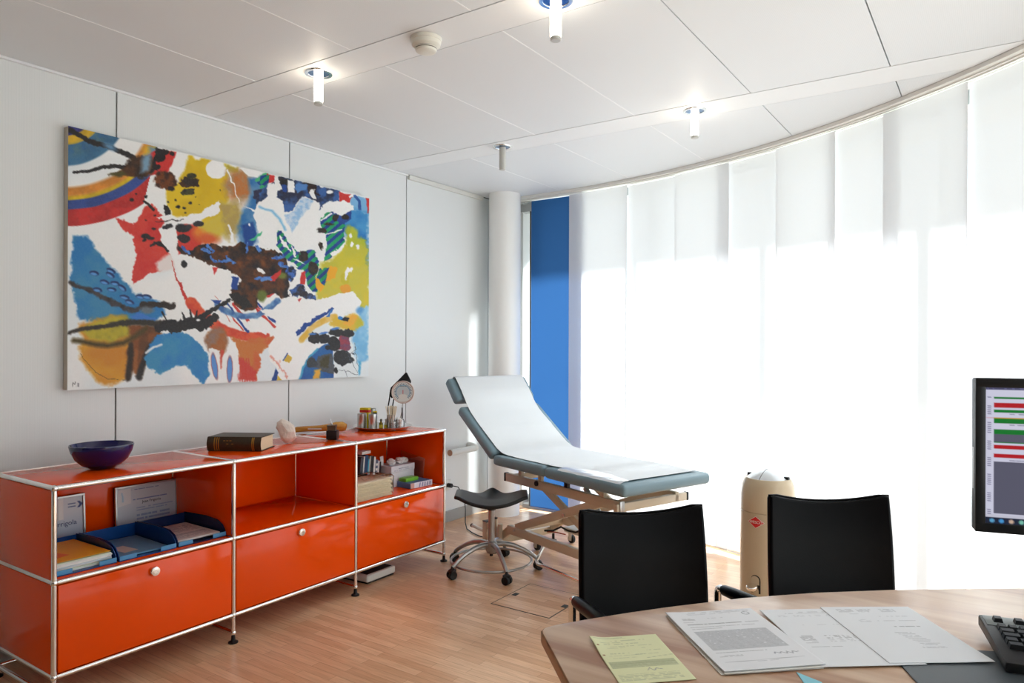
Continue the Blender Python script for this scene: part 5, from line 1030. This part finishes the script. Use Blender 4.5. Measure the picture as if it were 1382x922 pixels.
bt = lettering('badge_lettering', 'WESCO', 0.0195, M['white_plastic'], bn, Matrix.Translation((0, -0.0026, dz)) @ Matrix.Rotation(PI/2, 4, 'X')); bend(bt, 0.141)
ap = MB().prism([(-0.026, 0.085), (0.026, 0.085), (0.026, 0.150)]+[(0.026*math.cos(a), 0.153+0.026*math.sin(a)) for a in [PI*k/10 for k in range(1, 10)]]+[(-0.026, 0.150)], 0, 0.0015, 0, 1, Matrix.Rotation(PI/2, 4, 'X')).build('pedal_opening', M['black_rubber'], bn); bend(ap, 0.1405)
ps_ = MB().prism([(-0.024, 0.130), (0.020, 0.130), (0.020, 0.152)]+[(-0.002+0.022*math.cos(a), 0.152+0.022*math.sin(a)) for a in [PI*k/10 for k in range(1, 10)]]+[(-0.024, 0.152)], 0, 0.002, 0, 1, Matrix.Translation((0, -0.0018, 0)) @ Matrix.Rotation(PI/2, 4, 'X')).build('pedal_back', M['bin_cream'], bn); bend(ps_, 0.1405)
MB().lathe([(0.0, 0.0), (0.026, 0.0), (0.028, 0.003), (0.028, 0.016), (0.025, 0.019), (0.0, 0.020)], 28, Matrix.Translation((-0.006, -0.166, 0.112)) @ Matrix.Rotation(0.25, 4, 'X')).build('pedal', M['chrome'], bn)

# ------------------------------------------------------------------ two black leather chairs facing the desk
def chair(name, label, loc, rz, arms):
    t = thing(name, label, 'chair', loc, rz, 'black leather visitor chairs')
    def back(u, v):
        a = (u-0.5)*2; z = 0.435+0.400*v
        hw = 0.203+0.004*math.sin(PI*v)-0.003*v
        y = 0.030*(1-a*a) + 0.035*(v-0.6) + 0.020*max(0, v-0.75)
        return (hw*a, y, z+0.030*v**5*a*a-0.006*v**10*(max(0, abs(a)-0.90)/0.10)**2)
    m_ = MB(); m_.sheet(back, 24, 20, 0.026); b = m_.build('backrest', M['leather'], t, 60)
    md = b.modifiers.new('round', 'BEVEL'); md.width = 0.008; md.segments = 3; md.limit_method = 'ANGLE'; md.angle_limit = math.radians(50)
    ed = [back(0, v/12) for v in range(13)]+[back(u/14, 1) for u in range(1, 15)]+[back(1, 1-v/12) for v in range(1, 13)]
    MB().tube([(p[0]*1.004, p[1]+0.0135, p[2]+0.001) for p in ed], 0.0042, 8).build('piping', M['leather'], b)
    MB().box(-0.215, 0.215, -0.430, 0.010, 0.425, 0.475, 0.016, 3).build('seat', M['leather'], t)
    MB().tube([(-0.19, 0.0, 0.415), (-0.19, -0.40, 0.415), (0.19, -0.40, 0.415), (0.19, 0.0, 0.415)], 0.010, 10, True).build('seat_frame', M['chrome'], t)
    for s in (-1, 1):
        x = 0.238*s if arms else 0.198*s
        MB().tube([(0.19*s, -0.395, 0.415), (x, -0.405, 0.400), (x, -0.41, 0.30), (x, -0.42, 0.001)], 0.011, 12).build('leg', M['chrome'], t)
        MB().tube([(0.19*s, 0.02, 0.43), (0.19*s, 0.05, 0.50), (0.19*s, 0.052, 0.62)], 0.009, 10).build('back_support', M['chrome'], t)
        if arms:
            top = [(x, 0.0, 0.001), (x, -0.002, 0.25), (x, -0.004, 0.45), (x, -0.006, 0.594), (x, -0.012, 0.606), (x, -0.024, 0.611), (x, -0.05, 0.612)]
            MB().tube(top, 0.0115, 12).build('leg', M['chrome'], t)
            MB().tube([(0.19*s, -0.01, 0.415), (x, -0.005, 0.415)], 0.008, 8).build('stretcher', M['chrome'], t)
            MB().tube([(x, -0.038, 0.613), (x, -0.050, 0.613), (x, -0.12, 0.622), (x, -0.22, 0.635), (x, -0.30, 0.640), (x, -0.34, 0.634)], [0.013, 0.0165, 0.0185, 0.0185, 0.018, 0.012], 14).build('armrest', M['leather'], t)
            MB().tube([(x, -0.33, 0.634), (x, -0.39, 0.61), (x, -0.405, 0.56), (x, -0.406, 0.40)], 0.0112, 12).build('arm_support', M['chrome'], t)
        else:
            MB().tube([(x, 0.02, 0.43), (x, 0.03, 0.25), (x, 0.05, 0.001)], 0.011, 12).build('leg', M['chrome'], t)
    return t
chair('visitor_chair', 'black leather chair with chrome armrests, left one at the desk', (2.616, 2.040, 0), math.radians(46.7), True)
chair('visitor_chair', 'black leather chair without armrests, right one, before the pedal bin', (3.052, 2.572, 0), math.radians(34.2), False)

# ------------------------------------------------------------------ desk and what lies on it
DZ = 0.740
dk = thing('desk', 'light beech desk with a curved front edge in the foreground', 'desk', (0, 0, 0))
outline = [(2.690, 1.318), (2.854, 1.148), (3.06, 0.93), (3.20, 0.80), (3.35, 0.86), (3.60, 1.10), (3.90, 1.34), (4.22, 1.50), (4.42, 1.60), (4.52, 1.90), (4.50, 2.30), (4.40, 2.52), (4.22, 2.60), (4.05, 2.575), (3.90, 2.50), (3.72, 2.385), (3.563, 2.276), (3.433, 2.182), (3.277, 2.061), (3.124, 1.930), (2.981, 1.784), (2.853, 1.621), (2.794, 1.539), (2.728, 1.440), (2.686, 1.370), (2.678, 1.345), (2.680, 1.330)]
MB().prism(outline, DZ-0.028, DZ-0.0003, 0.0035, 2).build('desktop', M['desk'], dk)
ctr = Vector((3.6, 1.7)); band = [((Vector(p)-ctr)*(1+0.0016/(Vector(p)-ctr).length)+ctr) for p in outline]
eb = bmesh.new(); lo = [eb.verts.new((p.x, p.y, DZ-0.026)) for p in band]; hi = [eb.verts.new((p.x, p.y, DZ-0.003)) for p in band]
for i in range(len(band)): j = (i+1) % len(band); eb.faces.new((lo[i], hi[i], hi[j], lo[j]))
ebm = MB(); ebm._merge(eb); ebm.build('edge_band', M['desk_edge'], dk, 60)
for x, y in ((2.98, 1.24), (3.36, 1.90), (4.15, 1.75), (4.20, 2.36)):
    MB().lathe([(0.0, 0.0005), (0.03, 0.0005), (0.03, 0.006), (0.022, 0.012), (0.022, DZ-0.04), (0.05, DZ-0.032), (0.05, DZ-0.0285), (0.0, DZ-0.0285)], 24, Matrix.Translation((x, y, 0))).build('leg', M['silver'], dk)
o = MB().box(0, 0.66, -0.46, 0, 0, 0.003, 0.001, 1).build('desk_mat', M['desk_pad']); o.location = (3.308, 1.661, DZ); o.rotation_euler = (0, 0, math.radians(27)); tag(o, 'dark grey writing mat under the papers and the keyboard', 'desk mat')
def sheetof(name, w, h, paint, loc, deg, label, cat, base, nu=110, nv=150, curl=None, grp=None, th=0.0009):
    o = printed(name, w, h, nu, nv, paint, M['print'], None, base, curl); o.data.flip_normals() if o.data.polygons[0].normal.z < 0 else None
    o.location = loc; o.rotation_euler = (0, 0, math.radians(deg)); md = o.modifiers.new('thickness', 'SOLIDIFY'); md.thickness = th; md.offset = -1; return tag(o, label, cat, grp)
G1, G2, G3 = (120, 120, 124), (150, 150, 156), (84, 84, 90)
def letter(p):
    p.text(52, 6, 200, 10, 1, G2, 0.6, 0.6, 2); p.text(46, 12, 150, 22, 2, G2, 0.5, 0.6, 3); p.text(120, 6, 196, 16, 2, G1, 0.6, 0.6, 4)
    d = np.abs(np.hypot((p.x-184)/8.5, (p.y-26)/8.0)-1); p.put(np.clip(1.2-d*9, 0, 1), G3); p.line([(179, 26), (189, 26)], 1.6, G2, soft=0.6)
    p.text(22, 40, 52, 52, 3, G1, 0.6, 0.7, 5, 5); p.text(78, 42, 120, 46, 1, G2, 0.6, 0.7, 6, 5); p.text(18, 60, 52, 64, 1, G2, 0.6, 0.7, 7)
    p.text(22, 72, 150, 78, 1, G1, 0.75, 0.8, 8, 5); p.text(150, 72, 190, 78, 1, G2, 0.6, 0.6, 9); p.text(22, 88, 176, 92, 1, G1, 0.7, 0.7, 10, 5); p.text(22, 98, 92, 102, 1, G1, 0.7, 0.7, 11, 5)
    m = (p.x > 20) & (p.x < 186) & (p.y > 112) & (p.y < 208); p.put(m*0.18, (170, 172, 176)); p.text(20, 112, 186, 208, 24, (112, 114, 120), 0.78, 0.75, 12, 4)
    p.text(20, 218, 130, 222, 1, G1, 0.7, 0.7, 13, 5); p.text(20, 232, 70, 240, 2, G1, 0.6, 0.6, 14, 5)
    pts = [(136+6*k, 236+((-1)**k)*(6-0.4*k)+2*math.sin(k*2.3)) for k in range(10)]; p.line(pts, 1.4, (90, 92, 104), soft=0.6, wob=2)
    p.line([(20, 262), (190, 258)], 1.2, G2, soft=0.6, wob=0); p.text(80, 264, 130, 268, 1, G2, 0.6, 0.6, 15)
for k in range(3): 
    o = MB().box(0, 0.210, -0.297, 0, 0, 0.0012, 0.0003, 1).build('letter_sheet', M['whitepages']); o.location = (2.8735+0.002*k, 1.559-0.001*k, DZ+0.0006+0.0013*k); o.rotation_euler = (0, 0, math.radians(43.6+(-1.3, 0.7, -0.4)[k])); tag(o, ['lowest', 'middle', 'upper'][k]+' loose white sheet under the printed letter on the desk', 'paper', 'sheets under the letter')
sheetof('printed_letter', 0.211, 0.297, letter, (2.873, 1.559, DZ+0.0062), 43.6, 'printed letter with a dense text block and a round stamp on the desk', 'letter', (232, 232, 236), curl=lambda u, v: 0.0010+0.002*np.exp(-((u/0.03)**2))*np.clip(1-v/0.1, 0, 1))
def table_a(p):
    p.text(70, 16, 150, 22, 1, G2, 0.5, 0.5, 2); p.text(50, 24, 190, 28, 1, G1, 0.65, 0.6, 3, 5); 
    for k, x in enumerate((26, 62, 100, 138)): p.text(x, 36, x+26, 46, 3, G2, 0.55, 0.6, 4+k, 5)
    p.text(60, 92, 150, 96, 1, G2, 0.4, 0.5, 9, 5)
    p.text(22, 150, 52, 190, 7, G1, 0.6, 0.6, 10, 5)
    for k in range(6): p.text(78+20*k, 150, 92+20*k, 184, 6, G1, 0.5, 0.55, 11+k, 4)
    p.text(24, 206, 90, 210, 1, G1, 0.6, 0.6, 20, 5)
def table_b(p):
    for k, x in enumerate((30, 76, 130)): p.text(x, 14, x+36, 34, 5, G1, 0.55, 0.6, 4+k, 5)
    p.text(50, 42, 70, 46, 1, G2, 0.6, 0.6, 8); p.text(110, 58, 180, 62, 1, G1, 0.5, 0.6, 9, 5); p.text(52, 76, 76, 92, 4, G2, 0.5, 0.6, 10); p.text(92, 84, 180, 88, 1, G1, 0.5, 0.6, 11); p.text(112, 116, 170, 122, 1, G1, 0.6, 0.7, 12, 5)
    for k in range(9): p.text(94+3*k, 150+8*k, 130+4*k, 154+8*k, 1, G1, 0.7, 0.7, 13+k, 5)
    p.text(110, 224, 160, 232, 2, G1, 0.6, 0.6, 24, 5)
sheetof('printed_table', 0.211, 0.297, table_a, (3.044, 1.712, DZ+0.0046), 37.7, 'printed table sheet, left of the two sheets overlapping the mat', 'paper', (232, 233, 237))
sheetof('printed_table', 0.211, 0.297, table_b, (3.158, 1.809, DZ+0.0056), 35.7, 'printed table sheet, right one, its corner pointing at the keyboard', 'paper', (231, 232, 236), curl=lambda u, v: 0.0002+0.001*np.exp(-(((u-0.2)/0.05)**2)-((v-0.29)/0.05)**2))
def note(p):
    g1, g2 = (146, 152, 116), (168, 172, 138)
    p.text(6, 6, 70, 9, 1, g1, 0.8, 0.8, 2, 5); p.line([(6, 10), (76, 10)], 0.8, g1, soft=0.5, wob=0)
    for k, (a, b, y) in enumerate(((40, 120, 20), (14, 60, 28), (20, 96, 36), (28, 120, 47), (20, 60, 54), (90, 110, 60), (16, 70, 80), (100, 130, 72), (16, 90, 90), (70, 120, 88), (20, 70, 100))): p.text(a, y, b, y+4, 1, g1 if k % 2 else g2, 0.55, 0.7, k+3, 4)
    p.line([(90, 108), (146, 100)], 0.8, g1, soft=0.5, wob=0); p.put(((p.y > 118) & (p.y < 146) & (p.x > 6) & (p.x < 140))*0.35, (150, 158, 124)); p.text(6, 118, 140, 146, 7, g1, 0.8, 0.7, 20, 4)
    p.line([(70, 160), (76, 152), (82, 162), (90, 154), (100, 160)], 1.2, (110, 112, 130), soft=0.5); p.text(8, 170, 130, 200, 5, g2, 0.6, 0.6, 22, 5)
    for y in (43, 86): p.ell(7, y, 2.6, 2.6, (150, 110, 80), soft=0.6, wob=0)
sheetof('yellow_note', 0.148, 0.210, note, (2.789, 1.345, DZ+0.0016), 43.8, 'pale yellow printed note at the left corner of the desk', 'note', (228, 228, 184), 90, 120, curl=lambda u, v: 0.0003+0.006*np.exp(-(u/0.02)**2)*np.exp(-((v-0.02)/0.05)**2))
o = MB().prism([(3.188, 1.434), (3.216, 1.385), (3.235, 1.345), (3.262, 1.372), (3.236, 1.418)], DZ+0.0002, DZ+0.0012).build('sticky_note', M['sticky']); tag(o, 'pale blue note tip at the bottom edge, below the white letters', 'note')

# keyboard: tilted deck, rows of keys
kb = thing('keyboard', 'black computer keyboard with a grey upper deck at the right edge of the desk', 'keyboard', (3.471, 1.851, DZ), math.radians(13.5))
KW, KD = 0.450, 0.205; zk = lambda y: 0.044-0.020*(-y)/KD
sl = MB(); sl.prism([(0, 0), (-KD, 0), (-KD, 0.0)], 0, 0) if False else None
def slab(x0, x1, y0, y1, zlo, zof, m, nm, par, bev=0.004):
    t = bmesh.new(); vs_ = [t.verts.new(c) for c in ((x0, y0, zlo(y0)), (x1, y0, zlo(y0)), (x1, y1, zlo(y1)), (x0, y1, zlo(y1)), (x0, y0, zof(y0)), (x1, y0, zof(y0)), (x1, y1, zof(y1)), (x0, y1, zof(y1)))]
    for f in ((0, 3, 2, 1), (4, 5, 6, 7), (0, 1, 5, 4), (1, 2, 6, 5), (2, 3, 7, 6), (3, 0, 4, 7)): t.faces.new([vs_[i] for i in f])
    bmesh.ops.recalc_face_normals(t, faces=t.faces); bmesh.ops.bevel(t, geom=t.edges[:]+t.verts[:], offset=bev, segments=2, profile=0.5, affect='EDGES')
    m_ = MB(); m_._merge(t); return m_.build(nm, m, par)
slab(0, KW, -KD, 0, lambda y: 0.0035+0.016*(y+KD)/KD, zk, M['black_plastic'], 'case', kb)
slab(0.006, KW-0.006, -0.048, -0.004, lambda y: zk(y)-0.003, lambda y: zk(y)+0.0008, M['kbd_top'], 'upper_deck', kb, 0.0006)
for x in (0.05, KW-0.05): MB().box(x-0.01, x+0.01, -0.022, -0.012, 0.0035, 0.026).build('foot', M['black_plastic'], kb)
def keymesh(w):
    m_ = MB(); hw = w/2-0.0008; d = 0.0082
    t = bmesh.new(); lo = [t.verts.new(c) for c in ((-hw, -d, 0), (hw, -d, 0), (hw, d, 0), (-hw, d, 0))]; hi = [t.verts.new(c) for c in ((-hw+0.0022, -d+0.0022, 0.0085), (hw-0.0022, -d+0.0022, 0.0085), (hw-0.0022, d-0.0012, 0.0085), (-hw+0.0022, d-0.0012, 0.0085))]
    t.faces.new(hi)
    for i in range(4): t.faces.new((lo[i], lo[(i+1) % 4], hi[(i+1) % 4], hi[i]))
    m_._merge(t); o = m_.build('key', M['key'], kb); return o
first = {}
def key(x, y, w):
    k_ = round(w, 4)
    if k_ not in first: o = keymesh(w); first[k_] = o
    else: o = first[k_].copy(); COL.objects.link(o); o.parent = kb
    o.location = (x, y, zk(y)+0.0006); o.rotation_euler = (math.atan2(0.020, KD), 0, 0)
for x in [0.030]+[0.068+0.019*k for k in range(4)]+[0.154+0.019*k for k in range(4)]+[0.240+0.019*k for k in range(4)]+[0.335+0.019*k for k in range(3)]: key(x, -0.026, 0.019)
for row, (lead, n) in enumerate(((0.019, 13), (0.028, 12), (0.033, 11), (0.024, 12), (0.028, 2))):
    y = -0.062-0.0195*row; x = 0.020; key(x+lead/2, y, lead); x += lead
    for k in range(n): key(x+0.0095, y, 0.019); x += 0.019
    if row == 4: key(x+0.055, y, 0.110); x += 0.110
    w_ = 0.020+0.285-x
    if w_ > 0.012: key(x+w_/2, y, w_)
    for k in range(3): 
        if row in (0, 1, 4): key(0.335+0.019*k-0.0, y, 0.019)
    for k in range(3): key(0.402+0.0165*k, y, 0.0165)

# monitor on its stand, screen towards the camera side of the desk
mo = thing('monitor', 'black framed computer monitor showing red and green bars at the right edge', 'monitor', (3.462, 2.030, DZ), math.radians(14.2))
MW, MH, mz = 0.562, 0.367, 0.183
MB().box(0, MW, 0.004, 0.040, mz, mz+MH, 0.005, 2).build('housing', M['black_plastic'], mo)
MB().box(0, MW, 0.0, 0.012, mz, mz+0.0225, 0.0025, 2).box(0, MW, 0.0, 0.012, mz+MH-0.0225, mz+MH, 0.0025, 2).box(0, 0.0215, 0.0, 0.012, mz+0.018, mz+MH-0.018, 0.0025, 2).box(MW-0.0215, MW, 0.0, 0.012, mz+0.018, mz+MH-0.018, 0.0025, 2).build('bezel', M['black_plastic'], mo)
def screen(p):
    gy_ = (88, 88, 106); rd = (176, 24, 34); gr = (12, 116, 40); lt = (206, 206, 226)
    def bar_(y0, y1, c, x0=17): p.put((p.x >= x0)*(p.y >= y0)*(p.y < y1)*1.0, c)
    bar_(0, 5, (96, 96, 132), 0); bar_(5, 9, (214, 214, 232), 0); p.text(2, 0.8, 200, 4, 1, (40, 40, 60), 0.6, 0.8, 3, 5)
    bar_(23, 27.5, gr); bar_(35.5, 47.5, rd); bar_(52, 60, gr); bar_(74, 84.5, gr); bar_(72, 74, (196, 150, 60)); bar_(98, 111, gr); bar_(111, 129, gy_); bar_(129, 132, gr); bar_(136, 145, rd); bar_(158, 166, rd); bar_(175, 299, gy_)
    for y in (49, 62, 87, 149, 171): p.text(48, y, 120, y+2.4, 1, (90, 90, 110), 0.6, 0.7, int(y), 4)
    k = (p.x > 3) & (p.x < 13) & (p.y > 22) & (p.y < 304); p.put(k*(np.mod(p.y, 4.4) < 1.3)*0.7, (90, 90, 120)); p.put((p.x > 13.5)*(p.x < 14.6)*(p.y > 20)*0.5, (120, 120, 150))
    p.line([(2, 73), (16, 73)], 1.6, (200, 90, 90), soft=0.5, wob=0)
    bar_(300, 308, (196, 196, 212), 0); bar_(308, 330, (26, 34, 56), 0)
    for x, c in ((14, (90, 160, 200)), (33, (70, 150, 210)), (53, (200, 170, 150)), (73, (120, 190, 170)), (93, (180, 180, 90))): p.ell(x, 316, 5, 5, c, soft=1.2, wob=0)
printed('display', MW-0.042, MH-0.044, 200, 140, screen, M['screen'], mo, (206, 206, 226), frame=Matrix(((1, 0, 0, 0.021), (0, 0, 1, 0.0035), (0, 1, 0, mz+MH-0.022), (0, 0, 0, 1))))
MB().box(MW/2-0.16, MW/2+0.16, 0.040, 0.062, mz+0.06, mz+MH-0.06, 0.012, 3).build('rear_cover', M['black_plastic'], mo)
MB().lathe([(0.0, 0.0005), (0.142, 0.0005), (0.145, 0.003), (0.143, 0.010), (0.10, 0.016), (0.0, 0.018)], 48, Matrix.Translation((MW/2, 0.105, 0))).build('stand_base', M['silver'], mo)
MB().box(MW/2-0.035, MW/2+0.035, 0.085, 0.115, 0.012, mz+0.20, 0.006, 2).build('stand_neck', M['silver'], mo); MB().box(MW/2-0.05, MW/2+0.05, 0.060, 0.090, mz+0.11, mz+0.21, 0.004, 2).build('stand_mount', M['black_plastic'], mo)
MB().box(-0.0008, 0.002, 0.016, 0.024, mz+0.10, mz+0.20, 0.0006, 1).build('side_button', M['silver'], mo)
